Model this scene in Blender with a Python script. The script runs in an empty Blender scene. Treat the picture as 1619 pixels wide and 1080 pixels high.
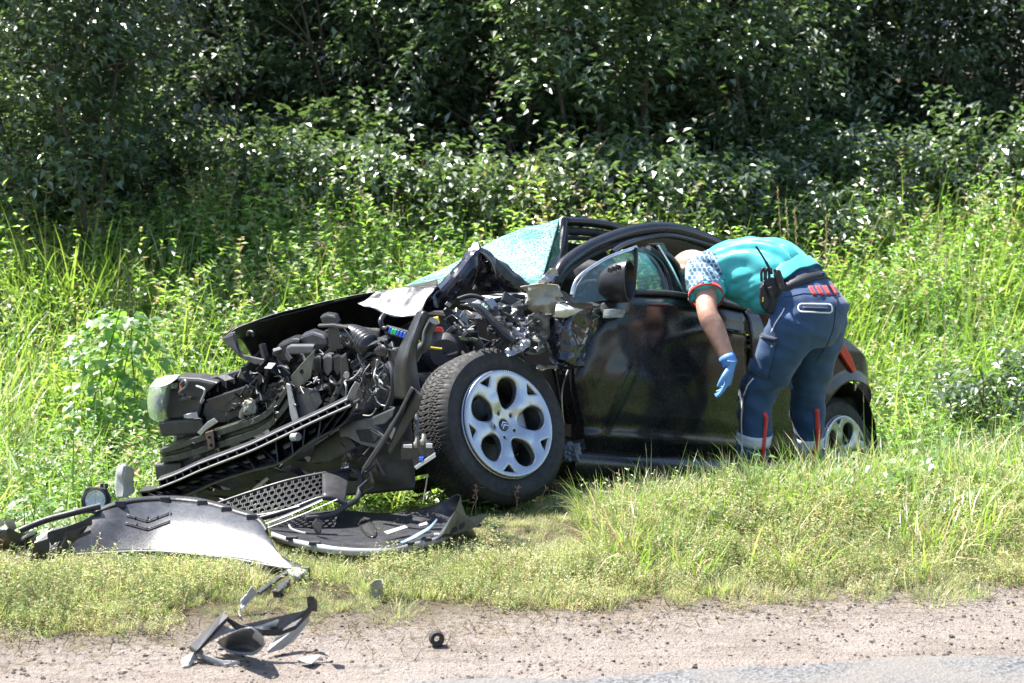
import bpy, bmesh, math, random
from mathutils import Vector, Matrix, noise
from mathutils.bvhtree import BVHTree
R_ = math.radians
SC = bpy.context.scene
COL = SC.collection
# ---------------------------------------------------------------- camera
H_CAM, FPX, PITCH = 1.5, 2520.0, math.atan(340/2520)
cam_d = bpy.data.cameras.new('camera'); cam = bpy.data.objects.new('camera', cam_d); COL.objects.link(cam)
cam.location = (0, 0, H_CAM); cam.rotation_euler = (math.pi/2 - PITCH, 0, 0)
cam_d.sensor_width = 36; cam_d.lens = 36*FPX/1619; cam_d.clip_end = 600; cam_d.clip_start = .05
cam_d.dof.use_dof = True; cam_d.dof.focus_distance = 6.3; cam_d.dof.aperture_fstop = 5.0
SC.camera = cam
# ---------------------------------------------------------------- world and sun
SUN_EL, SUN_AZ = 60, -56          # degrees; azimuth from +Y, negative towards -X (behind the scene, left)
w = bpy.data.worlds.new('World'); SC.world = w; w.use_nodes = True
nt = w.node_tree; bg = nt.nodes['Background']
sky = nt.nodes.new('ShaderNodeTexSky'); sky.sky_type = 'NISHITA'; sky.sun_disc = False
sky.sun_elevation = R_(SUN_EL); sky.sun_rotation = R_(SUN_AZ); sky.air_density = 1; sky.dust_density = 1.2
nt.links.new(sky.outputs[0], bg.inputs[0]); bg.inputs[1].default_value = .10
sun_d = bpy.data.lights.new('sun', 'SUN'); sun_d.energy = 5.0; sun_d.angle = R_(.53); sun_d.color = (1, .965, .9)
sun = bpy.data.objects.new('sun', sun_d); COL.objects.link(sun)
SUNV = Vector((math.sin(R_(SUN_AZ))*math.cos(R_(SUN_EL)), math.cos(R_(SUN_AZ))*math.cos(R_(SUN_EL)), math.sin(R_(SUN_EL))))
sun.rotation_euler = SUNV.to_track_quat('Z', 'Y').to_euler(); sun.location = (-3, 6, 8)
vs = SC.view_settings; vs.view_transform = 'Standard'; vs.look = 'None'; vs.gamma = 1; vs.use_curve_mapping = False
vs.exposure = 1.68
SC.render.engine = 'CYCLES'
SC.cycles.max_bounces = 5; SC.cycles.diffuse_bounces = 2; SC.cycles.glossy_bounces = 3; SC.cycles.transmission_bounces = 4; SC.cycles.transparent_max_bounces = 8; SC.cycles.use_fast_gi = False

# ---------------------------------------------------------------- pixel rays (photograph is 1619 x 1080)
FW = Vector((0, math.cos(PITCH), -math.sin(PITCH))); UP = Vector((0, math.sin(PITCH), math.cos(PITCH))); RT = Vector((1, 0, 0))
CAM = Vector((0, 0, H_CAM))
def ray(px, py): return FW + RT*((px-809.5)/FPX) + UP*((540-py)/FPX)
def Dp(px, py, y): r = ray(px, py); return CAM + r*(y/r.y)                    # point seen at a pixel, at depth y
def Gz(px, py, z=0): r = ray(px, py); return CAM + r*((z-H_CAM)/r.z)           # on a level plane
def px_of(p):
    q = Vector(p)-CAM; d = q.dot(FW); return (809.5+FPX*q.dot(RT)/d, 540-FPX*q.dot(UP)/d)
# the wrecked car's frame: axis runs rearwards, side normal towards the road
AX = Vector((.662, .7495, 0)).normalized(); NN = Vector((AX.y, -AX.x, 0))
C0 = Dp(797, 672, 6.3); C0.z = 0
SLOPE = -.17
def CP(s, w, h): p = C0 + AX*s + NN*w; p.z = h + SLOPE*s; return p
def Sp(px, py, w=0):                                                            # pixel ray met with the car side plane at offset w
    r = ray(px, py); t = (w - (CAM-C0).dot(NN))/r.dot(NN); return CAM + r*t
def car_sw(p): q = Vector(p)-C0; return q.dot(AX), q.dot(NN)

# ---------------------------------------------------------------- object helpers
ORG = {}
def link(o, parent=None):
    COL.objects.link(o)
    if parent: o.parent = parent
    return o
def tag(o, label=None, cat=None, group=None, kind=None):
    if label: o['label'] = label
    if cat: o['category'] = cat
    if group: o['group'] = group
    if kind: o['kind'] = kind
    return o
def empty(name, loc, rz=0):
    o = bpy.data.objects.new(name, None); COL.objects.link(o); o.location = loc; o.rotation_euler = (0, 0, rz); o.empty_display_size = .1
    ORG[o.name] = Vector(loc); return o
def mobj(name, verts, faces, mat, parent=None, smooth=False, base=None, bevel=0, solid=0, sub=0, mats=None, midx=None, autosmooth=None):
    org = ORG[parent.name] if parent else (Vector(base) if base is not None else Vector((0, 0, 0)))
    me = bpy.data.meshes.new(name)
    me.from_pydata([tuple(Vector(v)-org) for v in verts], [], [tuple(f) for f in faces])
    o = bpy.data.objects.new(name, me)
    for m in (mats or [mat]): me.materials.append(m)
    if midx: me.polygons.foreach_set('material_index', midx)
    if smooth:
        me.polygons.foreach_set('use_smooth', [True]*len(me.polygons))
        if autosmooth is not None:
            me.set_sharp_from_angle(angle=R_(autosmooth))
    me.update()
    link(o, parent)
    if parent is None: o.location = org
    ORG[o.name] = org
    if solid: m = o.modifiers.new('thick', 'SOLIDIFY'); m.thickness = solid; m.offset = 0
    if sub: m = o.modifiers.new('sub', 'SUBSURF'); m.levels = sub; m.render_levels = sub
    if bevel: m = o.modifiers.new('bev', 'BEVEL'); m.width = bevel; m.segments = 2; m.limit_method = 'ANGLE'; m.angle_limit = R_(35); m.harden_normals = False
    return o
class MB:
    def __init__(s): s.v = []; s.f = []
    def add(s, v, f):
        n = len(s.v); s.v += [Vector(p) for p in v]; s.f += [tuple(i+n for i in q) for q in f]; return s
    def prism(s, pts, vec):                       # outline extruded along a vector
        pts = [Vector(p) for p in pts]; vec = Vector(vec); n = len(pts)
        v = pts + [p+vec for p in pts]
        f = [tuple(range(n)), tuple(range(2*n-1, n-1, -1))] + [(i, i+n, (i+1) % n + n, (i+1) % n) for i in range(n)]
        return s.add(v, f)
    def box(s, c, ax, ay, az):                    # centre and three half axes
        c = Vector(c); ax = Vector(ax); ay = Vector(ay); az = Vector(az)
        v = [c+ax*i+ay*j+az*k for k in (-1, 1) for j in (-1, 1) for i in (-1, 1)]
        return s.add(v, [(0,2,3,1),(4,5,7,6),(0,1,5,4),(2,6,7,3),(0,4,6,2),(1,3,7,5)])
    def tube(s, path, rad, seg=8, cap=True, flat=1.0, upv=None):
        P = [Vector(p) for p in path]; n = len(P)
        r = rad if isinstance(rad, (list, tuple)) else [rad]*n
        t0 = (P[1]-P[0]).normalized(); u = Vector(upv) if upv is not None else (Vector((0,0,1)) if abs(t0.z) < .9 else Vector((1,0,0)))
        vs_ = []
        for i in range(n):
            t = (P[min(i+1, n-1)]-P[max(i-1, 0)]).normalized()
            if upv is not None: u = Vector(upv)
            a = t.cross(u)
            if a.length < 1e-6: a = t.orthogonal()
            a.normalize(); b = a.cross(t).normalized()
            if upv is None: u = b
            for k in range(seg):
                th = 2*math.pi*k/seg; vs_.append(P[i]+a*(math.cos(th)*r[i])+b*(math.sin(th)*r[i]*flat))
        f = [(i*seg+k, i*seg+(k+1) % seg, (i+1)*seg+(k+1) % seg, (i+1)*seg+k) for i in range(n-1) for k in range(seg)]
        if cap: f += [tuple(range(seg-1, -1, -1)), tuple(range((n-1)*seg, n*seg))]
        return s.add(vs_, f)
    def grid(s, rows, closed=False):
        m = len(rows[0]); n = len(rows); v = [p for r in rows for p in r]
        f = [(i*m+j, i*m+(j+1) % m, (i+1)*m+(j+1) % m, (i+1)*m+j) for i in range(n-1) for j in range(m if closed else m-1)]
        return s.add(v, f)
    def build(s, name, mat, parent=None, **k): return mobj(name, s.v, s.f, mat, parent, **k)
def catmull(pts, n):
    P = [Vector(p) for p in pts]; out = []
    m = len(P)-1
    for i in range(n):
        t = i/(n-1)*m; k = min(int(t), m-1); u = t-k
        a, b, c, d = P[max(k-1, 0)], P[k], P[k+1], P[min(k+2, m)]
        out.append(.5*((2*b)+(c-a)*u+(2*a-5*b+4*c-d)*u*u+(3*b-a-3*c+d)*u**3))
    return out
def fbm(p, o=4): return noise.fractal(Vector(p), 1.0, 2.0, o)
def sstep(a, b, x): t = max(0, min(1, (x-a)/(b-a))); return t*t*(3-2*t)
def lerp(a, b, t): return a+(b-a)*t

# ---------------------------------------------------------------- material helpers
def new_mat(name):
    m = bpy.data.materials.new(name); m.use_nodes = True
    return m, m.node_tree, m.node_tree.nodes['Principled BSDF']
def N(nt, typ, **k):
    n = nt.nodes.new(typ)
    for a, b in k.items(): setattr(n, a, b)
    return n
def ramp(nt, src, stops):
    r = nt.nodes.new('ShaderNodeValToRGB'); e = r.color_ramp.elements
    while len(e) < len(stops): e.new(.5)
    for el, (p, c) in zip(e, stops): el.position = p; el.color = (*c, 1) if len(c) == 3 else c
    nt.links.new(src, r.inputs[0]); return r
def mixc(nt, fac, a, b, mode='MIX'):
    m = nt.nodes.new('ShaderNodeMix'); m.data_type = 'RGBA'; m.blend_type = mode
    for i, v in ((0, fac), (6, a), (7, b)):
        if isinstance(v, bpy.types.NodeSocket): nt.links.new(v, m.inputs[i])
        elif isinstance(v, (int, float)): m.inputs[i].default_value = v
        else: m.inputs[i].default_value = (*v, 1)
    return m.outputs[2]
def noise_n(nt, scale, detail=4, rough=.6, coord=None, dist=0):
    n = nt.nodes.new('ShaderNodeTexNoise'); n.inputs['Scale'].default_value = scale; n.inputs['Detail'].default_value = detail
    n.inputs['Roughness'].default_value = rough; n.inputs['Distortion'].default_value = dist
    if coord is None: coord = nt.nodes.new('ShaderNodeNewGeometry').outputs['Position']
    nt.links.new(coord, n.inputs['Vector']); return n
def bump(nt, bs, height, strength=.3, dist=.01):
    b = nt.nodes.new('ShaderNodeBump'); b.inputs['Strength'].default_value = strength; b.inputs['Distance'].default_value = dist
    nt.links.new(height, b.inputs['Height']); nt.links.new(b.outputs[0], bs.inputs['Normal']); return b
def simple(name, col, rough=.5, metal=0, dirt=.0, dirtcol=(.25,.22,.18), scale=18, bumps=0, coat=0, var=.25, spec=.5):
    m, nt, bs = new_mat(name)
    n = noise_n(nt, scale, 5, .65); n2 = noise_n(nt, scale*6, 3, .6)
    dark = tuple(c*(1-var) for c in col); lite = tuple(min(1, c*(1+var)) for c in col)
    c = ramp(nt, n.outputs[0], [(.3, dark), (.7, lite)]).outputs[0]
    if dirt:
        f = ramp(nt, n.outputs[0], [(.42, (0,0,0)), (.75, (dirt,)*3)]).outputs[0]
        c = mixc(nt, f, c, dirtcol)
    nt.links.new(c, bs.inputs['Base Color'])
    r = ramp(nt, n2.outputs[0], [(.3, (max(.02, rough*.8),)*3), (.7, (min(1, rough*1.25),)*3)])
    nt.links.new(r.outputs[0], bs.inputs['Roughness'])
    bs.inputs['Metallic'].default_value = metal; bs.inputs['Coat Weight'].default_value = coat
    bs.inputs['Specular IOR Level'].default_value = spec
    if bumps: bump(nt, bs, n2.outputs[0], bumps, .004)
    return m
def leaf_mat(name, cols, rough=.38, trans=.35, spec=.5, tcol=(1.0, 1.15, .35), tval=2.6, coat=0):
    """cols: list of (position, colour) over a per-plant random value; leaf-to-leaf variation from a noise"""
    m, nt, bs = new_mat(name)
    oi = N(nt, 'ShaderNodeObjectInfo'); geo = N(nt, 'ShaderNodeNewGeometry')
    n = noise_n(nt, 3.0, 2, .5)
    wn = N(nt, 'ShaderNodeTexWhiteNoise'); wn.noise_dimensions = '1D'
    nt.links.new(geo.outputs['Random Per Island'], wn.inputs['W'])
    a = N(nt, 'ShaderNodeMath', operation='MULTIPLY_ADD'); nt.links.new(oi.outputs['Random'], a.inputs[0]); a.inputs[1].default_value = .4
    b = N(nt, 'ShaderNodeMath', operation='MULTIPLY'); nt.links.new(wn.outputs['Value'], b.inputs[0]); b.inputs[1].default_value = .45
    nt.links.new(b.outputs[0], a.inputs[2])
    d = N(nt, 'ShaderNodeMath', operation='MULTIPLY_ADD'); nt.links.new(n.outputs[0], d.inputs[0]); d.inputs[1].default_value = .3; nt.links.new(a.outputs[0], d.inputs[2])
    r = ramp(nt, d.outputs[0], cols)
    nt.links.new(r.outputs[0], bs.inputs['Base Color'])
    bs.inputs['Roughness'].default_value = rough; bs.inputs['Specular IOR Level'].default_value = spec
    bs.inputs['Coat Weight'].default_value = coat; bs.inputs['Coat Roughness'].default_value = .33; bs.inputs['Coat IOR'].default_value = 1.6
    tr = N(nt, 'ShaderNodeBsdfTranslucent')
    tc = mixc(nt, 1.0, r.outputs[0], tcol, 'MULTIPLY')
    hs = N(nt, 'ShaderNodeHueSaturation'); hs.inputs['Value'].default_value = tval; nt.links.new(tc, hs.inputs['Color'])
    nt.links.new(hs.outputs[0], tr.inputs[0])
    mx = N(nt, 'ShaderNodeMixShader'); mx.inputs[0].default_value = trans
    nt.links.new(bs.outputs[0], mx.inputs[1]); nt.links.new(tr.outputs[0], mx.inputs[2])
    nt.links.new(mx.outputs[0], nt.nodes['Material Output'].inputs[0])
    return m

# ================================================================ GROUND
def vroad(x, y): return (y-4.8) - .19*x                # metres beyond the edge of the grass
def ground_z(x, y):
    v = vroad(x, y)
    z = -.63*sstep(1.0, 3.1, v) + .85*sstep(4.6, 9.2, v) + .06*max(0, v-8)
    if v > -.1: z += .03*fbm((x*1.3, y*1.3, 0), 3)*sstep(-.1, .6, v)
    if v < .2 and v > -1.2: z += .006*fbm((x*5, y*5, 3), 4)
    return min(z, 4.5)
def axis_steps(lo, hi, a, b, fine, grow=1.22):
    out = [a + i*fine for i in range(int((b-a)/fine)+1)]
    st = fine; p = out[-1]
    while p < hi: st *= grow; p += st; out.append(p)
    st = fine; p = a; pre = []
    while p > lo: st *= grow; p -= st; pre.append(p)
    return pre[::-1] + out
xs = axis_steps(-260, 260, -2.6, 2.6, .05); ys = axis_steps(-120, 420, 3.6, 9.5, .05)
gb = MB(); gb.grid([[Vector((x, y, ground_z(x, y))) for x in xs] for y in ys])
m_ground, nt, bs = new_mat('soil_and_dirt')
geo = N(nt, 'ShaderNodeNewGeometry'); sep = N(nt, 'ShaderNodeSeparateXYZ'); nt.links.new(geo.outputs['Position'], sep.inputs[0])
v1 = N(nt, 'ShaderNodeMath', operation='MULTIPLY_ADD'); nt.links.new(sep.outputs[0], v1.inputs[0]); v1.inputs[1].default_value = -.19; nt.links.new(sep.outputs[1], v1.inputs[2])
nA = noise_n(nt, 2.2, 5, .6); nB = noise_n(nt, 14, 6, .7); nC = noise_n(nt, 90, 3, .7)
v2 = N(nt, 'ShaderNodeMath', operation='MULTIPLY_ADD'); nt.links.new(nB.outputs[0], v2.inputs[0]); v2.inputs[1].default_value = .55; nt.links.new(v1.outputs[0], v2.inputs[2])
mr = N(nt, 'ShaderNodeMapRange'); mr.inputs[1].default_value = 4.95; mr.inputs[2].default_value = 5.25; nt.links.new(v2.outputs[0], mr.inputs[0])
dirt = ramp(nt, nA.outputs[0], [(.25, (.185,.15,.125)), (.5, (.255,.215,.188)), (.75, (.295,.26,.235))]).outputs[0]
dirt = mixc(nt, ramp(nt, nB.outputs[0], [(.38, (0,0,0)), (.7, (.55,.55,.55))]).outputs[0], dirt, (.33,.29,.26))
dirt = mixc(nt, ramp(nt, nC.outputs[0], [(.52, (0,0,0)), (.72, (.5,.5,.5))]).outputs[0], dirt, (.13,.10,.08))
mp = N(nt, 'ShaderNodeMapping'); mp.inputs['Rotation'].default_value = (0, 0, -.17); mp.inputs['Scale'].default_value = (1.2, 11, 1); nt.links.new(geo.outputs['Position'], mp.inputs[0])
nT = noise_n(nt, 2.0, 5, .65, mp.outputs[0], .6)
dirt = mixc(nt, ramp(nt, nT.outputs[0], [(.46, (0,0,0)), (.70, (.45,.45,.45))]).outputs[0], dirt, (.11,.088,.072))
vo = N(nt, 'ShaderNodeTexVoronoi'); vo.inputs['Scale'].default_value = 55; nt.links.new(geo.outputs['Position'], vo.inputs['Vector'])
sp = ramp(nt, vo.outputs['Distance'], [(.13, (1,1,1)), (.19, (0,0,0))]).outputs[0]
spm = mixc(nt, 1.0, sp, ramp(nt, nB.outputs[0], [(.45, (0,0,0)), (.62, (1,1,1))]).outputs[0], 'MULTIPLY')
dirt = mixc(nt, spm, dirt, (.05,.043,.038))
soil = ramp(nt, nB.outputs[0], [(.3, (.05,.04,.025)), (.7, (.13,.105,.06))]).outputs[0]
fr1 = N(nt, 'ShaderNodeMapRange'); fr1.inputs[1].default_value = 4.55; fr1.inputs[2].default_value = 5.05; nt.links.new(v2.outputs[0], fr1.inputs[0])
nD = noise_n(nt, 38, 5, .75); crumb = ramp(nt, nD.outputs[0], [(.50, (0,0,0)), (.60, (1,1,1))]).outputs[0]
cr_f = mixc(nt, 1.0, crumb, fr1.outputs[0], 'MULTIPLY'); cr_f = mixc(nt, 1.0, cr_f, (.8,.8,.8), 'MULTIPLY'); dirt = mixc(nt, cr_f, dirt, (.055,.043,.034))
nE = noise_n(nt, 5, 4, .6); cl = mixc(nt, 1.0, crumb, ramp(nt, nE.outputs[0], [(.5, (0,0,0)), (.68, (.8,.8,.8))]).outputs[0], 'MULTIPLY'); dirt = mixc(nt, cl, dirt, (.07,.056,.046))
nt.links.new(mixc(nt, mr.outputs[0], dirt, soil), bs.inputs['Base Color'])
bs.inputs['Roughness'].default_value = .95; bs.inputs['Specular IOR Level'].default_value = .2
hh = mixc(nt, .5, nB.outputs[0], nC.outputs[0]); bump(nt, bs, hh, 1.0, .035)
tag(gb.build('ground', m_ground, smooth=True), kind='structure')
# the asphalt: a sheet with a ragged edge
m_road, nt, bs = new_mat('asphalt')
nA = noise_n(nt, 3, 4, .6); nB = noise_n(nt, 120, 3, .7)
vo = N(nt, 'ShaderNodeTexVoronoi'); vo.inputs['Scale'].default_value = 110; g2 = N(nt, 'ShaderNodeNewGeometry'); nt.links.new(g2.outputs['Position'], vo.inputs['Vector'])
c = ramp(nt, vo.outputs['Color'], [(.1, (.05,.05,.053)), (.5, (.125,.125,.13)), (.95, (.19,.19,.19))]).outputs[0]
c = mixc(nt, ramp(nt, nA.outputs[0], [(.4, (0,0,0)), (.62, (.75,.75,.75))]).outputs[0], c, (.17,.155,.14))
nt.links.new(c, bs.inputs['Base Color']); bs.inputs['Roughness'].default_value = .95; bs.inputs['Specular IOR Level'].default_value = .2
bump(nt, bs, vo.outputs['Distance'], .6, .006)
rows = []
xr = axis_steps(-260, 260, -2.6, 2.8, .025)
def road_edge(x): return 4.21 + .135*x*(1 if abs(x) < 60 else 1) + .05*fbm((x*2.2, 0, 7), 5) + .02*fbm((x*17, 0, 2), 3)
for t in range(7):
    rows.append([Vector((x, road_edge(x) - (0, .02, .06, .3, 1, 3, 8)[t], (-.004, .008, .012, .014, .016, .02, .03)[t])) for x in xr])
rb = MB(); rb.grid(rows); tag(rb.build('road', m_road, smooth=True), kind='structure')
# ================================================================ VEGETATION
rng = random.Random(11)
PROTO = bpy.data.collections.new('plant_shapes')         # not linked: only the shapes that the ground cover repeats
def proto_coll(name, meshes):
    c = bpy.data.collections.new(name)
    for i, me in enumerate(meshes):
        o = bpy.data.objects.new('%s_%02d' % (name, i), me); c.objects.link(o)
    return c
def mk_mesh(name, v, f, mats, idx=None, smooth=False):
    me = bpy.data.meshes.new(name); me.from_pydata([tuple(p) for p in v], [], f)
    for m in mats: me.materials.append(m)
    if idx: me.polygons.foreach_set('material_index', idx)
    if smooth: me.polygons.foreach_set('use_smooth', [True]*len(f))
    me.update(); return me
class LB:
    def __init__(s): s.v = []; s.f = []; s.m = []
    def blade(s, p, yaw, L, wd, bend, mi=0, seg=4, lean=.15):
        d = Vector((math.cos(yaw), math.sin(yaw), 0)); sd = Vector((-d.y, d.x, 0)); n = len(s.v)
        pt = Vector(p); ang = lean
        for i in range(seg+1):
            t = i/seg; w2 = wd*(1-t**2.2)*(.6+.4*min(1, t*4))
            if i == seg: s.v.append(pt.copy())
            else: s.v += [pt-sd*w2/2, pt+sd*w2/2]
            ang += bend/seg; pt = pt + (d*math.sin(ang)+Vector((0,0,math.cos(ang))))*(L/seg)
        for i in range(seg-1): s.f.append((n+2*i, n+2*i+1, n+2*i+3, n+2*i+2)); s.m.append(mi)
        s.f.append((n+2*seg-2, n+2*seg-1, n+2*seg)); s.m.append(mi)
        return pt
    def leaf(s, p, d, up, L, wd, mi=0, fold=.25, fancy=False, droop=.15):
        p = Vector(p); d = Vector(d).normalized(); sd = d.cross(Vector(up))
        if sd.length < 1e-4: sd = d.orthogonal()
        sd.normalize(); u = sd.cross(d); n = len(s.v)
        if fancy:
            a = p+d*L*.3; b = p+d*L*.62-u*L*droop*.4
            s.v += [p, a+sd*wd*.5+u*wd*fold, a-sd*wd*.5+u*wd*fold, a, b+sd*wd*.36+u*wd*fold*.6, b-sd*wd*.36+u*wd*fold*.6, b, p+d*L-u*L*droop]
            s.f += [(n, n+3, n+1), (n, n+2, n+3), (n+3, n+6, n+4, n+1), (n+3, n+2, n+5, n+6), (n+6, n+7, n+4), (n+6, n+5, n+7)]; s.m += [mi]*6
        else:
            m_ = p+d*L*.45
            s.v += [p, m_+sd*wd*.5+u*wd*fold, p+d*L-u*L*droop, m_-sd*wd*.5+u*wd*fold]; s.f += [(n, n+1, n+2), (n, n+2, n+3)]; s.m += [mi]*2
    def stem(s, path, r0, r1, mi=1, seg=3):
        mb = MB(); k = len(path); mb.tube(path, [lerp(r0, r1, i/(k-1)) for i in range(k)], seg, cap=False)
        n = len(s.v); s.v += mb.v; s.f += [tuple(i+n for i in q) for q in mb.f]; s.m += [mi]*len(mb.f)
    def mesh(s, name, mats): return mk_mesh(name, s.v, s.f, mats, s.m)
def rdir(r, zlo=-.2, zhi=.6):
    a = r.uniform(0, 6.283); z = r.uniform(zlo, zhi); q = math.sqrt(max(0, 1-z*z)); return Vector((q*math.cos(a), q*math.sin(a), z))

M_GRASS = leaf_mat('grass_blade', [(.05, (.06,.125,.022)), (.4, (.125,.21,.042)), (.75, (.25,.31,.09)), (.98, (.44,.42,.25))], .42, .38, .9, (1, 1.1, .5), 2.1)
M_VERGE = leaf_mat('verge_weed', [(.05, (.05,.095,.028)), (.35, (.14,.205,.06)), (.6, (.30,.345,.135)), (.9, (.58,.52,.36))], .5, .34, .8, (.95, 1.08, .62), 2.0)
M_STRAW = leaf_mat('dry_stalk', [(.1, (.34,.28,.14)), (.6, (.56,.48,.31)), (.95, (.36,.19,.09))], .6, .25, .5, (1, 1, .8), 1.5)
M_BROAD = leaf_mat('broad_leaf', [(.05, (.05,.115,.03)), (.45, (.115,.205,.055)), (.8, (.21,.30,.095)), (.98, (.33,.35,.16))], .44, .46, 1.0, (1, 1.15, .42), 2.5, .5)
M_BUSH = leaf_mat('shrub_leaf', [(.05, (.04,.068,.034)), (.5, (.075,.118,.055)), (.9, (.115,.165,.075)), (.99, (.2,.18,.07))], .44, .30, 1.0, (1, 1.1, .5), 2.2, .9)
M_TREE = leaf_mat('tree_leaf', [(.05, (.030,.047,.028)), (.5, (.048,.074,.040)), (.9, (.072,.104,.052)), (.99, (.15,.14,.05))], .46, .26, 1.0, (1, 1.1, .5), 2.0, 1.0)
M_STEM = simple('green_stem', (.10,.13,.04), .6)
M_BARK = simple('bark', (.09,.07,.05), .9, scale=25, bumps=.8, var=.5)

def grass_protos(k, n, L, wd, bend, spread, mats, straw=.1):
    out = []
    for q in range(k):
        b = LB()
        for i in range(n):
            a = rng.uniform(0, 6.283); r = spread*math.sqrt(rng.random())
            b.blade((r*math.cos(a), r*math.sin(a), -.01), a+rng.uniform(-1, 1), L*rng.uniform(.45, 1.1), wd*rng.uniform(.6, 1.2), rng.uniform(.2, bend), 1 if rng.random() < straw else 0, 4, rng.uniform(0, .35))
        out.append(b.mesh('tuft', mats))
    return out
def sprig_protos(k, n, hgt, leafL, leafW, mats, nleaf=16, lean=.5, straw=.25, spread=.13):
    out = []
    for q in range(k):
        b = LB()
        for i in range(n):
            a = rng.uniform(0, 6.283); p = Vector((rng.uniform(-spread, spread), rng.uniform(-spread, spread), -.01)); path = [p]
            d = Vector((math.cos(a)*lean*rng.random(), math.sin(a)*lean*rng.random(), 1)).normalized(); hh = hgt*rng.uniform(.5, 1.1)
            for j in range(4):
                d = (d+rdir(rng)*.22).normalized(); p = p+d*hh/4; path.append(p)
            b.stem(path, .0016, .0006, 1)
            dry = rng.random() < straw
            for j in range(nleaf):
                t = rng.uniform(.1, 1)*4; kk = min(3, int(t)); pp = path[kk].lerp(path[kk+1], t-kk)
                b.leaf(pp, rdir(rng, -.1, .8), (0,0,1), leafL*rng.uniform(.5, 1.2), leafW*rng.uniform(.6, 1.2), 1 if dry and rng.random() < .6 else 0, .2)
        out.append(b.mesh('sprig', mats))
    return out
def herb_protos(k, hgt, nst, lL, lW, mats, pairs=7, spread=.3):
    out = []
    for q in range(k):
        b = LB()
        for i in range(nst):
            a = rng.uniform(0, 6.283); p = Vector((rng.uniform(-spread, spread), rng.uniform(-spread, spread), -.02)); path = [p]
            d = Vector((math.cos(a)*.25, math.sin(a)*.25, 1)).normalized(); hh = hgt*rng.uniform(.6, 1.1)
            for j in range(5): d = (d+rdir(rng, -.3, .3)*.12).normalized(); p = p+d*hh/5; path.append(p)
            b.stem(path, .004, .0015, 1)
            for j in range(pairs):
                t = (.15+.85*j/(pairs-1))*5; kk = min(4, int(t)); pp = path[kk].lerp(path[kk+1], min(1, t-kk)); ya = j*1.57+rng.uniform(-.4, .4)
                sc = 1.1-.55*(j/(pairs-1))**2
                for sgn in (0, math.pi):
                    dd = Vector((math.cos(ya+sgn), math.sin(ya+sgn), rng.uniform(-.15, .35))); st = pp+dd*.03*sc
                    b.leaf(st, dd, (0,0,1), lL*sc*rng.uniform(.75, 1.2), lW*sc*rng.uniform(.8, 1.15), 0, .16, True, rng.uniform(.1, .4))
        out.append(b.mesh('herb', mats))
    return out
def twig_protos(k, n, size, lL, lW, mats):
    """a leafy bough: a spray of thin twigs with leaves, used as a shrub's foliage unit"""
    out = []
    for q in range(k):
        b = LB()
        for i in range(n):
            a = rng.uniform(0, 6.283); p = Vector((rng.uniform(-.3, .3), rng.uniform(-.3, .3), rng.uniform(-.1, .15))); d = Vector((math.cos(a), math.sin(a), rng.uniform(.1, 1.3))).normalized(); path = [p]
            hh = size*rng.uniform(.5, 1.1)
            for j in range(4): d = (d+rdir(rng, -.4, .3)*.2).normalized(); p = p+d*hh/4; path.append(p)
            b.stem(path, .005, .0015, 1)
            for j in range(14):
                t = rng.uniform(.2, 1)*4; kk = min(3, int(t)); pp = path[kk].lerp(path[kk+1], t-kk)
                b.leaf(pp+rdir(rng)*.015, rdir(rng, -.5, .35), (0,0,1), lL*rng.uniform(.6, 1.2), lW*rng.uniform(.6, 1.15), 0, .18, False, rng.uniform(.05, .3))
        out.append(b.mesh('twig', mats))
    return out
def scatter(name, pts, coll, label, cat):
    """pts: (x, y, z, rx, ry, rz, scale, index); one object, geometry nodes repeat the plant shapes on its points"""
    me = bpy.data.meshes.new(name); me.from_pydata([p[:3] for p in pts], [], [])
    at = me.attributes.new('rot', 'FLOAT_VECTOR', 'POINT'); at.data.foreach_set('vector', [c for p in pts for c in p[3:6]])
    at = me.attributes.new('scl', 'FLOAT', 'POINT'); at.data.foreach_set('value', [p[6] for p in pts])
    at = me.attributes.new('idx', 'INT', 'POINT'); at.data.foreach_set('value', [p[7] for p in pts])
    o = bpy.data.objects.new(name, me); COL.objects.link(o); ORG[o.name] = Vector()
    g = bpy.data.node_groups.new(name, 'GeometryNodeTree')
    g.interface.new_socket('Geometry', in_out='INPUT', socket_type='NodeSocketGeometry'); g.interface.new_socket('Geometry', in_out='OUTPUT', socket_type='NodeSocketGeometry')
    gi = g.nodes.new('NodeGroupInput'); go = g.nodes.new('NodeGroupOutput'); ip = g.nodes.new('GeometryNodeInstanceOnPoints')
    ci = g.nodes.new('GeometryNodeCollectionInfo'); ci.inputs['Collection'].default_value = coll; ci.inputs['Separate Children'].default_value = True; ci.inputs['Reset Children'].default_value = True
    def attr(n, t): a = g.nodes.new('GeometryNodeInputNamedAttribute'); a.data_type = t; a.inputs['Name'].default_value = n; return a.outputs[0]
    L = g.links.new
    L(gi.outputs[0], ip.inputs['Points']); L(ci.outputs[0], ip.inputs['Instance']); ip.inputs['Pick Instance'].default_value = True
    L(attr('idx', 'INT'), ip.inputs['Instance Index']); L(attr('rot', 'FLOAT_VECTOR'), ip.inputs['Rotation']); L(attr('scl', 'FLOAT'), ip.inputs['Scale'])
    L(ip.outputs[0], go.inputs[0])
    md = o.modifiers.new('repeat', 'NODES'); md.node_group = g
    return tag(o, label, cat, kind='stuff')

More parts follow.
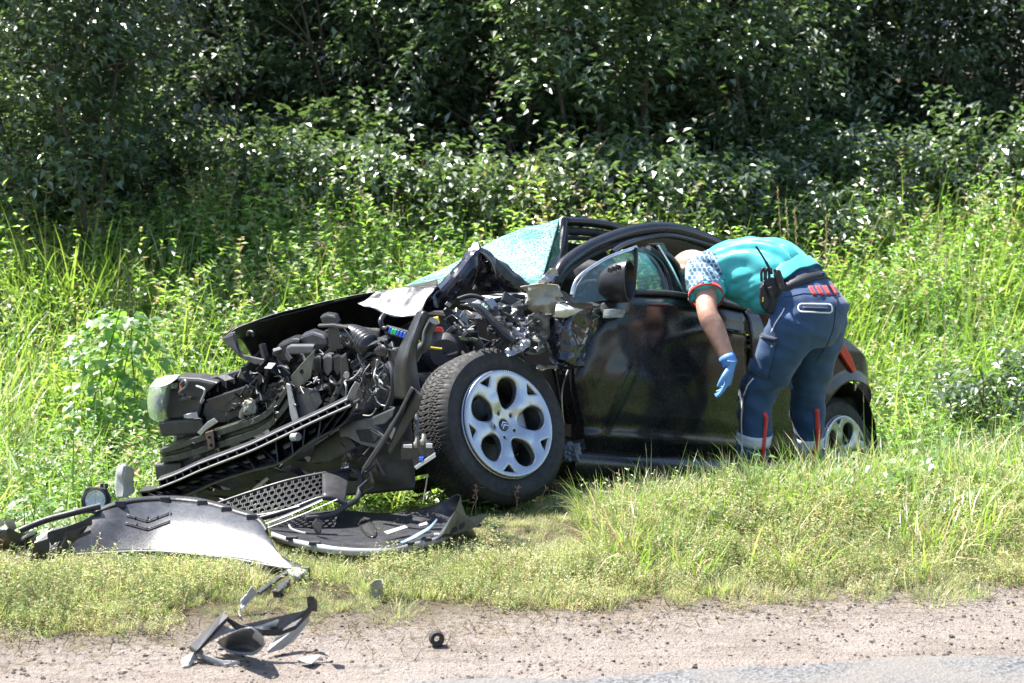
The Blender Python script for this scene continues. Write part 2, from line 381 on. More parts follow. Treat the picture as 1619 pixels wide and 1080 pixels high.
C_VGR = proto_coll('verge_grass_shape', grass_protos(6, 130, .15, .0042, 1.7, .15, [M_VERGE, M_STRAW], .25))
C_SPR = proto_coll('verge_sprig_shape', sprig_protos(6, 30, .17, .019, .0075, [M_VERGE, M_STRAW], 14))
C_GRS = proto_coll('grass_tuft_shape', grass_protos(6, 90, .36, .007, 2.3, .20, [M_GRASS, M_STRAW], .16))
C_LNG = proto_coll('long_grass_shape', grass_protos(5, 80, .78, .012, 2.0, .34, [M_GRASS, M_STRAW], .04))
C_HRB = proto_coll('herb_shape', herb_protos(6, .55, 16, .095, .062, [M_BROAD, M_STEM]))
C_LOW = proto_coll('low_leaf_shape', herb_protos(4, .16, 13, .07, .055, [M_BROAD, M_STEM], 3, .18))
C_WSP = proto_coll('meadow_weed_shape', sprig_protos(5, 20, .75, .045, .02, [M_BROAD, M_STRAW], 32, .35, .2, .3))
C_TWG = proto_coll('shrub_bough_shape', twig_protos(6, 20, .42, .095, .056, [M_BUSH, M_BARK]))

KEEP = []      # filled by the builders of the car, the debris and the person: (x, y, radius, tallest plant)
def in_car(x, y, m=0):
    s, w_ = car_sw((x, y, 0)); return -.75-m < s < 3.15+m and -1.85-m < w_ < .06+m
def in_view(x, y, m=.5): return abs(x) < y*.3213*1.06 + m
def put(lst, x, y, sc, k, tilt=.15, dz=0):
    lst.append((x, y, ground_z(x, y)+dz, rng.uniform(-tilt, tilt), rng.uniform(-tilt, tilt), rng.uniform(0, 6.283), sc, rng.randrange(k)))
def field(n, x0, x1, y0, y1, dens, sc, k, hgt, tilt=.15):
    """throw n points; dens(x, y, v) is the chance to grow, sc(x, y, v) the size; hgt is the plant's height at size 1"""
    out = []
    for i in range(n):
        x = rng.uniform(x0, x1); y = rng.uniform(y0, y1)
        if not in_view(x, y): continue
        v = vroad(x, y)
        if rng.random() > dens(x, y, v): continue
        s_ = sc(x, y, v)*rng.uniform(.65, 1.25)
        for (kx, ky, kr, kh) in KEEP:
            if (x-kx)**2+(y-ky)**2 < kr*kr: s_ = min(s_, kh/hgt)
        if s_ < .12: continue
        if in_car(x, y) : s_ = min(s_, .16/hgt)
        put(out, x, y, s_, k, tilt)
    return out
def plant_ground_cover():
    edge = lambda x, y: .28*fbm((x*1.1, y*.4, 5), 3)+.1*fbm((x*6, y*6, 5), 2)
    patch = lambda x, y, f, o: .5+.5*max(-1, min(1, 1.6*fbm((x*f, y*f, o), 3)))
    # the low weeds and dry grass of the verge
    scatter('verge_grass', field(4300, -2.6, 2.8, 4.2, 7.2, lambda x, y, v: sstep(-.08, .22, v-edge(x, y))*(1-.75*sstep(1.3, 2.0, v)), lambda x, y, v: .42+.5*sstep(.15, 1.1, v), 6, .15, .3), C_VGR, 'short dry grass of the verge between dirt shoulder and wreck', 'grass')
    scatter('verge_weeds', field(4600, -2.6, 2.8, 4.2, 7.0, lambda x, y, v: sstep(-.12, .3, v-edge(x, y))*(1-sstep(.75, 1.25, v-.25*(x < 0)))*(.3+.7*patch(x, y, 1.6, 1)), lambda x, y, v: .5+.5*sstep(.1, 1.0, v), 6, .17, .35), C_SPR, 'fine knotted weeds and dry stalks on the verge', 'weeds')
    # greener, longer grass on the crest beside the car and on the slope
    def dg(x, y, v): return (.10*sstep(.1, .5, v)+.90*sstep(.35, 1.3, v-edge(x, y)*1.2))*(.35+.65*patch(x, y, 2.2, 21)+.45*sstep(.1, .5, x)*sstep(.7, 1.1, v))*(.35+.65*sstep(-.2, .8, x))*(1-.55*sstep(4.4, 5.5, v))
    scatter('crest_grass', field(6800, -3.6, 4.6, 5, 12, dg, lambda x, y, v: .55+.35*patch(x, y, .8, 2), 6, .36, .3), C_GRS, 'fresh green grass on the crest beside the wreck', 'grass')
    scatter('low_leaves', field(2600, -3.4, 4.2, 5, 9.5, lambda x, y, v: sstep(.5, 1.1, v)*(1-sstep(2.6, 3.6, v))*patch(x, y, 1.0, 8)**2*1.1, lambda x, y, v: 1., 4, .16, .25), C_LOW, 'low broad leaves among the grass', 'weeds')
    # the ditch and the bank behind the car
    scatter('long_grass', field(2500, -6, 7, 7, 16, lambda x, y, v: sstep(2.6, 3.6, v)*(1-sstep(8.5, 10.5, v))*(.15+.85*patch(x, y, .55, 3)**1.3), lambda x, y, v: .8+.35*patch(x, y, .6, 6), 5, .75, .2), C_LNG, 'long arching grass in the ditch and up the bank', 'grass')
    scatter('broad_herbs', field(2600, -6, 7, 6.8, 17, lambda x, y, v: sstep(2.4, 3.2, v)*(1-sstep(9.5, 12, v))*(.25+.75*patch(x, y, .5, 9)), lambda x, y, v: .75+.55*sstep(3, 8, v)*patch(x, y, .5, 4), 6, .55, .2), C_HRB, 'broad leaved herbs covering the bank behind the wreck', 'herbs')
    scatter('meadow_weeds', field(850, -6, 7, 7, 15, lambda x, y, v: sstep(2.8, 3.8, v)*(1-sstep(8.5, 10.5, v))*patch(x, y, .6, 12), lambda x, y, v: .8+.4*sstep(3, 8, v), 5, .75, .2), C_WSP, 'tall small leaved weeds on the bank behind the wreck', 'weeds')
    # undergrowth that closes the foot of the wood
    und = []
    for i in range(1900):
        y = rng.uniform(13.2, 21); x = rng.uniform(-8.5, 8.5); v = vroad(x, y)
        if not in_view(x, y, 1.2) or v < 8.6: continue
        top = (.35+.95*sstep(8.6, 11, v))*(.45+.75*(.5+.7*fbm((x*.45, y*.45, 2), 3)))
        put(und, x, y, rng.uniform(.7, 1.15), 6, .4, rng.uniform(0, max(.1, top)))
    scatter('undergrowth', und, C_TWG, 'dark leafy undergrowth at the foot of the wood', 'undergrowth')

# ---------------------------------------------------------------- trees and shrubs
def crown_mesh(seed, rx, rz, zc, nclu, nleaf, lL, lW, mats, skirt=.6):
    r = random.Random(seed); b = LB(); off = Vector((seed*3.1, seed*1.7, 0))
    for i in range(nclu):
        d = rdir(r, -1, 1); q = r.random()**.45
        k = 1+.45*fbm(d*1.6+off, 3)
        c = Vector((d.x*rx*q*k, d.y*rx*q*k, zc+d.z*rz*q*k))
        if c.z < .1: c.z = r.uniform(.1, skirt)
        out = Vector((d.x, d.y, .35)).normalized(); rad = r.uniform(.16, .36)
        for j in range(nleaf):
            p = c+rdir(r, -1, 1)*rad*r.random()**.5
            dd = (out*.7+rdir(r, -.9, .35)).normalized()
            b.leaf(p, dd, (r.uniform(-.4,.4), r.uniform(-.4,.4), 1), lL*r.uniform(.6, 1.2), lW*r.uniform(.65, 1.15), 0, .15, False, r.uniform(.05, .35))
    return b.mesh('crown', mats)
def trunk_mesh(seed, hgt, r0, spread, mats, stems=1):
    r = random.Random(seed); b = LB()
    for q in range(stems):
        a = r.uniform(0, 6.283); p = Vector((.12*math.cos(a)*(stems > 1), .12*math.sin(a)*(stems > 1), -.15)); path = [p]; d = Vector((math.cos(a)*.12, math.sin(a)*.12, 1)).normalized()
        for j in range(8): d = (d+rdir(r, -.2, .2)*.1).normalized(); p = p+d*hgt/8; path.append(p)
        b.stem(path, r0, r0*.25, 0, 8)
        for j in range(9):
            k = r.randrange(1, 8); pp = path[k]; dd = rdir(r, .15, .8); lp = [pp]
            for m_ in range(4): dd = (dd+rdir(r, -.2, .4)*.25).normalized(); pp = pp+dd*spread*r.uniform(.15, .3); lp.append(pp)
            b.stem(lp, r0*.38, r0*.08, 0, 5)
    return mk_mesh('trunk', b.v, b.f, mats, None, True)
def plant_wood():
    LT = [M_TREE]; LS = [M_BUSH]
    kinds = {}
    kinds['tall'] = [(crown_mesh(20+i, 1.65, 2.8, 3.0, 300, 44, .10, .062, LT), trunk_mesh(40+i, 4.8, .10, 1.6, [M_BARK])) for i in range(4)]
    kinds['sapling'] = [(crown_mesh(60+i, .95, 1.75, 1.9, 85, 40, .105, .06, LS), trunk_mesh(70+i, 3.0, .035, .9, [M_BARK], 2)) for i in range(3)]
    kinds['shrub'] = [(crown_mesh(80+i, .85, .75, .7, 75, 42, .10, .062, LS), trunk_mesh(90+i, 1.2, .022, .7, [M_BARK], 4)) for i in range(3)]
    txt = {'tall': ('broadleaf_tree', 'dark broadleaf tree closing the wood behind the bank', 'tree', 'trees of the wood'),
           'sapling': ('young_tree', 'slender young tree at the sunlit edge of the wood', 'tree', 'young trees along the edge of the wood'),
           'shrub': ('shrub', 'rounded leafy shrub at the foot of the wood', 'shrub', 'shrubs at the foot of the wood')}
    r = random.Random(5)
    def plant(kind, x, y, sc, label=None):
        nm, lab, cat, grp = txt[kind]; me, tr = r.choice(kinds[kind])
        e = empty(nm, (x, y, ground_z(x, y)-.05), r.uniform(0, 6.283)); e.scale = (sc, sc, sc*r.uniform(.9, 1.12)); tag(e, label or lab, cat, None if label else grp)
        for n_, m_ in (('trunk', tr), ('crown', me)):
            o = bpy.data.objects.new(n_, m_); link(o, e)
        return e
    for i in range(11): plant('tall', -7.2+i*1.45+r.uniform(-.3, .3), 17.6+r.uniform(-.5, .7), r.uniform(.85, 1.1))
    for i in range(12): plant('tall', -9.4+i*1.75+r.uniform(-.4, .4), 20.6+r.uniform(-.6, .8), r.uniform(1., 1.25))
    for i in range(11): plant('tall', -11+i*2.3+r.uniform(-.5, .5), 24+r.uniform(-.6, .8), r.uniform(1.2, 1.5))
    # sunlit saplings stand mostly in the middle of the edge
    for x, y, s_ in ((-1.2, 15.4, .95), (-.1, 15.0, 1.0), (.7, 14.5, 1.05), (1.5, 15.1, 1.1), (2.3, 15.4, .9), (-2.6, 16.0, .9), (-3.6, 16.2, .85), (.2, 16.1, 1.2), (3.2, 16.6, .85), (4.6, 17, .8), (-1.9, 16.2, .95)):
        plant('sapling', x, y, s_)
    for x, y, s_ in ((-4.1, 13.9, .8), (-3.1, 14.2, .9), (-2.1, 13.8, .85), (-1.1, 13.9, .95), (-.3, 13.7, .8), (.5, 13.6, .9), (1.3, 13.6, .95), (2.1, 14.3, .8), (3.1, 14.8, .9), (4.1, 15, 1.0), (5.0, 15.2, .9), (-5.0, 14.4, .9), (2.7, 13.6, .7)):
        plant('shrub', x, y, s_)
    for i in range(9): plant('tall', -9+i*3.1+r.uniform(-.4, .4), -9.5+r.uniform(-.8, .8), r.uniform(.9, 1.2), 'unseen tree added across the road for the car paint to reflect')['group'] = 'unseen trees added for dark reflections'  # row added out of view so the car paint mirrors something dark
    plant('tall', -3.55, 13.4, .78, 'large leaved dark tree overhanging the left end of the bank')
    plant('sapling', -3.45, 12.75, .85, 'dense young tree hiding the trunk of the dark overhanging tree')
    plant('sapling', -3.95, 12.9, .9, 'bushy young tree beside the dark overhanging tree on the bank')
    plant('shrub', 3.05, 9.3, .62, 'yellowish bush on the bank beyond the rear of the wreck')

def plant_singles():
    r = random.Random(31)
    # flowering grass stalks standing above the bank
    for px_, py_, Y, L in ((1262, 318, 10.2, .95), (1248, 300, 10.4, 1.0), (1272, 330, 10.0, .8), (1310, 345, 10.3, .8), (1500, 400, 10.2, 1.1), (1486, 345, 11.0, 1.1), (1120, 375, 10.0, .7)):
        p = Dp(px_, py_, Y); g = ground_z(p.x, p.y); b = LB(); base = Vector((p.x, p.y, g)); H = max(.5, p.z-g); path = []
        ya = r.uniform(-.6, .6)
        for i in range(8): t = i/7; path.append(Vector((.14*t**2.5*math.sin(ya), .03*t, H*t)))
        b.stem(path, .003, .0012, 0, 5)
        for i in range(26): q = path[6].lerp(path[7], i/25*1.0)+rdir(r)*.006; b.leaf(q, (path[7]-path[6]).normalized()+rdir(r)*.35, (0,0,1), .022, .006, 0, .2)
        for i in range(3): b.blade(path[1+i], r.uniform(0, 6.28), .3, .009, 1.4, 1, 4, .2)
        me = b.mesh('grass_stalk', [M_STRAW, M_GRASS]); o = bpy.data.objects.new('grass_stalk', me); o.location = base; COL.objects.link(o)
        tag(o, 'tall dry grass stalk with seed head above the bank', 'grass', 'seeding grass stalks on the bank')
    # climber heaped over a stem on the left
    p = Gz(165, 660, -.35); p = Dp(165, 660, 9.2); e = empty('climbing_vine', (p.x, p.y, ground_z(p.x, p.y))); tag(e, 'bright broad leaved vine heaped in a column left of the wreck', 'vine')
    b = LB(); st = LB()
    for k in range(5):
        path = [Vector((r.uniform(-.12, .12), r.uniform(-.1, .1), 0))]
        for i in range(6): path.append(path[-1]+Vector((r.uniform(-.06, .09), r.uniform(-.06, .06), .22)))
        st.stem(path, .006, .003, 0, 5)
    for i in range(520):
        t = r.random(); a = r.uniform(0, 6.283); rad = (.40-.20*t)*r.random()**.5*(1+.5*fbm((math.cos(a)*1.3, t*3, math.sin(a)*1.3), 2))
        q = Vector((rad*math.cos(a)+.12*t, rad*math.sin(a), 1.0*t+.05)); d = Vector((math.cos(a), math.sin(a)-.5, r.uniform(-.9, .1)))
        b.leaf(q, d+rdir(r)*.4, (0, 0, 1), .085*r.uniform(.6, 1.2), .07*r.uniform(.7, 1.2), 0, .12, True, .25)
    for n_, bb, mm in (('foliage', b, M_BROAD), ('stem', st, M_STEM)):
        o = bpy.data.objects.new(n_, bb.mesh(n_, [mm, mm])); link(o, e)
    # reddish dock stalks in front of the tyre
    for px_, py_ in ((807, 800), (852, 792), (746, 812)):
        g = Gz(px_, py_+4, .0); b = LB(); path = [Vector((0, 0, 0))]
        for i in range(5): path.append(path[-1]+Vector((r.uniform(-.012, .016), 0, .028)))
        b.stem(path, .002, .0012, 0, 5)
        for i in range(20): b.leaf(path[2].lerp(path[5], r.random())+rdir(r)*.006, rdir(r, 0, 1), (0, 0, 1), .018, .006, 0, .2)
        me = b.mesh('dock_stalk', [M_DOCK]); o = bpy.data.objects.new('dock_stalk', me); o.location = (g.x, g.y, ground_z(g.x, g.y)); COL.objects.link(o)
        tag(o, 'small reddish dry dock stalk at the foot of the front tyre', 'weed', 'reddish stalks at the front tyre')
M_DOCK = simple('dock_red', (.34,.19,.12), .7)
# ================================================================ THE WRECKED CAR
# ---- materials
def paint_mat():
    m, nt, bs = new_mat('black_car_paint')
    n = noise_n(nt, 5, 6, .65); n2 = noise_n(nt, 70, 3, .7)
    f = mixc(nt, .45, n.outputs[0], n2.outputs[0])
    c = ramp(nt, f, [(.40, (.010,.010,.013)), (.60, (.016,.016,.019)), (.76, (.045,.045,.046))]).outputs[0]
    nt.links.new(c, bs.inputs['Base Color'])
    r = ramp(nt, f, [(.38, (.17,)*3), (.62, (.34,)*3), (.75, (.5,)*3)]).outputs[0]; nt.links.new(r, bs.inputs['Roughness'])
    bs.inputs['Coat Weight'].default_value = .12; bs.inputs['Coat Roughness'].default_value = .06; bs.inputs['Specular IOR Level'].default_value = .38
    return m
PAINT = paint_mat()
PLAST = simple('black_plastic', (.020,.020,.023), .50, dirt=.12, dirtcol=(.10,.09,.08), bumps=.15, scale=14)
PLASTG = simple('charcoal_plastic', (.017,.017,.020), .33, dirt=.35, dirtcol=(.075,.07,.062), bumps=.15, scale=12)
PLASTM = simple('grey_plastic', (.06,.064,.072), .36, dirt=.25, dirtcol=(.2,.18,.15), scale=15)
PLASTL = simple('scuffed_pale_plastic', (.36,.36,.36), .5, dirt=.5, dirtcol=(.16,.15,.14), scale=30)
STEEL = simple('dark_steel', (.05,.055,.05), .45, .5, dirt=.4, dirtcol=(.11,.095,.07), bumps=.2)
ALU = simple('bare_metal', (.40,.40,.42), .34, .9, dirt=.5, dirtcol=(.07,.07,.07), bumps=.3, scale=40)
PRIMER = simple('cream_primer', (.34,.32,.25), .6, .1, dirt=.5, dirtcol=(.11,.10,.085), bumps=.3, scale=24)
RUBBER = simple('rubber', (.018,.018,.018), .72, dirt=.25, dirtcol=(.075,.068,.058), bumps=.2, scale=9)
ALLOY = simple('alloy_silver', (.44,.46,.50), .30, .85, dirt=.22, dirtcol=(.22,.20,.17), scale=5, var=.05)
CHROME = simple('bright_trim', (.62,.63,.65), .2, .95, dirt=.15, scale=20)
DARK = simple('near_black', (.010,.010,.011), .8)  # near-black for inner parts; stands for shade in uncut holes, slots, grooves
CLOTH_IN = simple('seat_cloth', (.05,.05,.052), .9, bumps=.2, scale=30)
LINER = simple('headlining', (.26,.25,.23), .9, scale=10)
REDP = simple('red_lens', (.55,.015,.012), .15, coat=.6, var=.1)
BLUEP = simple('blue_fuse', (.02,.10,.55), .35, var=.1); GREENP = simple('green_fuse', (.02,.42,.14), .35, var=.1)
YELP = simple('yellow_plug', (.55,.42,.03), .4, var=.1); ORNG = simple('orange_plug', (.6,.16,.03), .4, var=.1)
LENS, nt, bs = new_mat('clear_lens'); bs.inputs['Base Color'].default_value = (.86,.92,.88,1); bs.inputs['Roughness'].default_value = .05; bs.inputs['Transmission Weight'].default_value = .85; bs.inputs['IOR'].default_value = 1.2
GLASS, nt, bs = new_mat('door_glass')
tb = N(nt, 'ShaderNodeBsdfTransparent'); tb.inputs[0].default_value = (.62,.74,.72,1); gl = N(nt, 'ShaderNodeBsdfGlossy'); gl.inputs['Roughness'].default_value = .03
lw = N(nt, 'ShaderNodeLayerWeight'); fr = ramp(nt, lw.outputs['Facing'], [(0, (.05,)*3), (.6, (.12,)*3), (1, (.8,)*3)])
df = N(nt, 'ShaderNodeBsdfDiffuse'); df.inputs[0].default_value = (.34,.45,.56,1); m1 = N(nt, 'ShaderNodeMixShader'); m1.inputs[0].default_value = .30  # blue-grey diffuse share paints in a reflection on the pane
nt.links.new(tb.outputs[0], m1.inputs[1]); nt.links.new(df.outputs[0], m1.inputs[2])
mx = N(nt, 'ShaderNodeMixShader'); nt.links.new(fr.outputs[0], mx.inputs[0]); nt.links.new(m1.outputs[0], mx.inputs[1]); nt.links.new(gl.outputs[0], mx.inputs[2])
nt.links.new(mx.outputs[0], nt.nodes['Material Output'].inputs[0])
# shattered laminated windscreen: crazed teal film, part see-through
SHATTER, nt, bs = new_mat('shattered_windscreen')
g0 = N(nt, 'ShaderNodeNewGeometry')
def edges(sc, lo, hi, dist):
    nz = noise_n(nt, sc*.5, 2, .5); vv = N(nt, 'ShaderNodeVectorMath', operation='MULTIPLY_ADD'); vv.inputs[1].default_value = (dist,)*3
    nt.links.new(nz.outputs['Color'], vv.inputs[0]); nt.links.new(g0.outputs['Position'], vv.inputs[2])
    v_ = N(nt, 'ShaderNodeTexVoronoi'); v_.feature = 'DISTANCE_TO_EDGE'; v_.inputs['Scale'].default_value = sc; nt.links.new(vv.outputs[0], v_.inputs['Vector'])
    return ramp(nt, v_.outputs[0], [(lo, (1,1,1)), (hi, (0,0,0))]).outputs[0]
e1 = edges(62, .03, .13, .012); e2 = edges(9, .004, .022, .12); nz = noise_n(nt, 3.2, 3, .6)
den = ramp(nt, nz.outputs[0], [(.36, (.25,)*3), (.58, (1,1,1))]).outputs[0]
crz = mixc(nt, 1.0, e1, den, 'MULTIPLY'); crz = mixc(nt, 1.0, crz, e2, 'ADD')
col = mixc(nt, crz, (.17,.46,.43), (.80,.88,.88)); dfs = N(nt, 'ShaderNodeBsdfDiffuse'); nt.links.new(col, dfs.inputs[0])
trl = N(nt, 'ShaderNodeBsdfTranslucent'); nt.links.new(col, trl.inputs[0]); md = N(nt, 'ShaderNodeMixShader'); md.inputs[0].default_value = .5; nt.links.new(dfs.outputs[0], md.inputs[1]); nt.links.new(trl.outputs[0], md.inputs[2])
tp = N(nt, 'ShaderNodeBsdfTransparent'); tp.inputs[0].default_value = (.45,.80,.74,1)
al = ramp(nt, crz, [(0, (.42,)*3), (.6, (.95,)*3)]).outputs[0]; ms = N(nt, 'ShaderNodeMixShader'); nt.links.new(al, ms.inputs[0]); nt.links.new(tp.outputs[0], ms.inputs[1]); nt.links.new(md.outputs[0], ms.inputs[2])
gls = N(nt, 'ShaderNodeBsdfGlossy'); gls.inputs['Roughness'].default_value = .12; m3 = N(nt, 'ShaderNodeMixShader'); m3.inputs[0].default_value = .10; nt.links.new(ms.outputs[0], m3.inputs[1]); nt.links.new(gls.outputs[0], m3.inputs[2])
nt.links.new(m3.outputs[0], nt.nodes['Material Output'].inputs[0])
# torn fender skin: black paint flaked off the pale filler and steel
def flaked(name, thr=.63, under=(.50,.48,.39)):
    m, nt, bs = new_mat(name)
    n = noise_n(nt, 7, 5, .62, dist=1.2); n2 = noise_n(nt, 30, 4, .6)
    f = ramp(nt, n.outputs[0], [(thr-.008, (0,0,0)), (thr+.008, (1,1,1))]).outputs[0]
    und = ramp(nt, n2.outputs[0], [(.35, tuple(c*.75 for c in under)), (.65, under)]).outputs[0]
    nt.links.new(mixc(nt, f, (.012,.013,.022), und), bs.inputs['Base Color'])
    nt.links.new(ramp(nt, f, [(0, (.16,)*3), (1, (.55,)*3)]).outputs[0], bs.inputs['Roughness'])
    bump(nt, bs, f, .5, .003); bs.inputs['Coat Weight'].default_value = .4
    return m
FLAKED = flaked('flaked_black_paint'); FLAKED2 = flaked('scuffed_black_paint', .60, (.35,.38,.45))

car = empty('wrecked_car', CP(1.2, -.85, 0)); car.location.z = ORG[car.name].z = -.25
tag(car, 'wrecked black hatchback with crushed open front resting in the grass ditch', 'car')

# ---- zoomed-crop coordinates to photograph pixels
def crop(x0, y0, k): return lambda x, y: (x0+x/k, y0+y/k)
cA = crop(220, 460, 3.176); cB = crop(620, 330, 3.176); c3 = crop(860, 340, 6.0); c5 = crop(880, 480, 3.857); c7 = crop(220, 560, 4.91)
c8 = crop(660, 380, 4.909); cD = crop(0, 700, 2.842); cE = crop(400, 640, 2.998); cC = crop(1000, 340, 2.4); cR = crop(1240, 600, 6.355); cW = crop(650, 540, 3.857)
def side_pts(c, pts, w=0): return [Sp(*c(p[0], p[1]), w if len(p) < 3 else p[2]) for p in pts]
def front_y(px): return 7.0-(px-240)/400.0*1.0                # depth of the crushed nose across the picture
def nose_pts(c, pts, off=0):
    out = []
    for p in pts:
        x, y = c(p[0], p[1]); out.append(Dp(x, y, front_y(x)+off+(p[2] if len(p) > 2 else 0)))
    return out
def plate(name, pts, thick, mat, parent, bevel=.003, direction=None):
    d = Vector(direction) if direction is not None else Vector((0, 1, 0))
    b = MB(); b.prism(pts, d.normalized()*thick); return b.build(name, mat, parent, bevel=bevel)
def nplate(name, c, pts, off, thick, mat, parent=None, bevel=.003): return plate(name, nose_pts(c, pts, off), thick, mat, parent or car, bevel)
def tube_o(name, pts, r, mat, parent=None, seg=10, n=None, **k):
    b = MB(); b.tube(catmull(pts, n or max(8, 5*len(pts))), r, seg, **k); return b.build(name, mat, parent or car, smooth=True, autosmooth=50)
def sheet(name, rows, nu, nv, amp, freq, mat, parent, seed=0, solid=.003, ridged=True, smooth=True, sharp=30, **k):
    """a (crumpled) skin through rows of points"""
    cols = [catmull(r, nu) for r in rows]; out = []
    for i in range(nu):
        out.append(catmull([c_[i] for c_ in cols], nv))
    g = []
    for i in range(nu):
        row = []
        for j in range(nv):
            p = out[i][j]; a = out[min(i+1, nu-1)][j]-out[max(i-1, 0)][j]; b_ = out[i][min(j+1, nv-1)]-out[i][max(j-1, 0)]
            nrm = a.cross(b_)
            nrm = nrm.normalized() if nrm.length > 1e-9 else Vector((0,0,1))
            q = p*freq+Vector((seed*5.3, seed*2.1, 0))
            d = (.5-abs(noise.noise(q)))*2*.6+(.5-abs(noise.noise(q*2.3)))*.5-.3 if ridged else noise.noise(q)
            row.append(p+nrm*d*amp)
        g.append(row)
    b = MB(); b.grid(g); return b.build(name, mat, parent, smooth=smooth, autosmooth=sharp, solid=solid, **k)

# ---- wheels
def frame_of(normal):
    z = Vector(normal).normalized(); x = Vector((0,0,1)).cross(z).normalized(); y = z.cross(x); return x, y, z
def curve_shape(name, loops, extrude, bev, scale=1):
    cu = bpy.data.curves.new(name, 'CURVE'); cu.dimensions = '2D'; cu.fill_mode = 'BOTH'; cu.extrude = extrude; cu.bevel_depth = bev; cu.bevel_resolution = 2
    for lp in loops:
        sp_ = cu.splines.new('POLY'); sp_.points.add(len(lp)-1); sp_.use_cyclic_u = True
        for q, (x, y) in zip(sp_.points, lp): q.co = (x, y, 0, 1)
    o = bpy.data.objects.new(name, cu); COL.objects.link(o)
    dg = bpy.context.evaluated_depsgraph_get(); me = bpy.data.meshes.new_from_object(o.evaluated_get(dg))
    v = [p.co.copy() for p in me.vertices]; f = [tuple(p.vertices) for p in me.polygons]
    bpy.data.objects.remove(o); bpy.data.curves.remove(cu); bpy.data.meshes.remove(me)
    return v, f
def wheel(centre, normal, spin, tyre_r=.325, rim_r=.222, width=.205):
    X, Y, Z = frame_of(normal); C = Vector(centre)
    W = lambda x, y, z: C+X*x+Y*y+Z*z
    hub = bpy.data.objects.new('wheel', None)
    # tyre: lathe with cut tread
    prof = []                                        # (radius, z) from outer bead over the tread to inner bead
    hw = width/2
    side = [(rim_r-.004, -.012), (rim_r+.006, .004), (rim_r+.02, .010), (rim_r+.045, .014), (rim_r+.07, .010), (tyre_r-.018, -.002), (tyre_r-.008, -.014), (tyre_r-.003, -.024)]
    zo = 0.0
    for r, z in side: prof.append((r, z, 0))
    for i in range(15): t = i/14; prof.append((tyre_r-.004*(2*t-1)**2, -.028-(width-.056)*t, 1))
    for r, z in side[::-1]: prof.append((r, -width-z, 0))
    na = 588; rows = []
    for a in range(na):
        th = 2*math.pi*a/na; row = []
        for i, (r, z, tr) in enumerate(prof):
            if tr:
                t = (z+.028)/-(width-.056); ph = (th/(2*math.pi)*84+2.2*abs(2*t-1)**1.3+(.5 if t > .5 else 0)) % 1
                if ph < .24 or abs(t-.36) < .035 or abs(t-.64) < .03: r -= .0042
            elif i in (6, 7, 23, 24):
                ph = (th/(2*math.pi)*84+2.2) % 1
                if ph < .24: r -= .003
            row.append(W(r*math.cos(th), r*math.sin(th), z))
        rows.append(row)
    rows.append(rows[0])
    b = MB(); b.grid(rows); ty = b.build('tyre', RUBBER, car, smooth=True, autosmooth=28)
    # sidewall rings
    # alloy face: five oval windows, five small triangles, bolt holes
    ovals = []; 
    def circ(cx, cy, rx, ry, rot, n=28, egg=0):
        o = []
        for k in range(n):
            a = -2*math.pi*k/n; x = rx*math.cos(a); y = ry*math.sin(a)*(1+egg*math.cos(a)); o.append((cx+x*math.cos(rot)-y*math.sin(rot), cy+x*math.sin(rot)+y*math.cos(rot)))
        return o
    loops = [[(rim_r*.965*math.cos(2*math.pi*k/90), rim_r*.965*math.sin(2*math.pi*k/90)) for k in range(90)]]
    for k in range(5):
        a = spin+k*2*math.pi/5
        loops.append(circ(.128*math.cos(a), .128*math.sin(a), 0.068, .054, a, 30, .24))
        a2 = a+math.pi/5
        tri = [(.205, -.034), (.205, .034), (.199, .037), (.165, .006), (.165, -.006), (.199, -.037)]
        loops.append([(x*math.cos(a2)-y*math.sin(a2), x*math.sin(a2)+y*math.cos(a2)) for x, y in tri[::-1]])
    for k in range(5):
        a = spin+(k+.5)*2*math.pi/5; loops.append(circ(.052*math.cos(a), .052*math.sin(a), .0125, .0125, 0, 14))
    loops.append(circ(0, 0, .029, .029, 0, 24))
    v, f = curve_shape('alloy', loops, .011, .007)
    bm = bmesh.new(); bv = [bm.verts.new(p) for p in v]
    for q in f:
        try: bm.faces.new([bv[i] for i in q])
        except ValueError: pass
    bmesh.ops.remove_doubles(bm, verts=bm.verts, dist=1e-5)
    for it in range(3):
        bmesh.ops.triangulate(bm, faces=[q for q in bm.faces if len(q.verts) > 4])
        long_e = [e for e in bm.edges if e.calc_length() > .014]
        if long_e: bmesh.ops.subdivide_edges(bm, edges=long_e, cuts=1)
    bmesh.ops.triangulate(bm, faces=bm.faces); bmesh.ops.beautify_fill(bm, faces=bm.faces, edges=bm.edges)
    bm.verts.index_update(); v = [q.co.copy() for q in bm.verts]; f = [tuple(x.index for x in q.verts) for q in bm.faces]; bm.free()
    vv = []
    for p in v:
        r = math.hypot(p.x, p.y); dish = -.020+.012*math.cos(min(1, r/.13)*math.pi)*-1+.016*sstep(.13, .215, r)
        k5 = math.cos(5*(math.atan2(p.y, p.x)-spin-math.pi/5)); dish += .006*k5*sstep(.05, .1, r)*(1-sstep(.15, .2, r))
        vv.append(W(p.x, p.y, p.z+dish))
    rim = mobj('rim', vv, f, ALLOY, car, smooth=True, autosmooth=40)
    b = MB(); rp = [(rim_r*.955, -.014), (rim_r*.97, .004), (rim_r*.995, .012), (rim_r*1.012, .008), (rim_r*1.015, -.004), (rim_r*1.0, -.012)]
    b.grid([[W(r*math.cos(2*math.pi*a/96), r*math.sin(2*math.pi*a/96), z) for a in range(96)] for r, z in rp], True); b.build('rim_lip', ALLOY, rim, smooth=True)
    b = MB(); rp = [(rim_r*.96, -.01), (rim_r*.93, -.03), (rim_r*.9, -.06), (rim_r*.88, -.12), (rim_r*.95, -width+.02), (rim_r, -width+.005)]
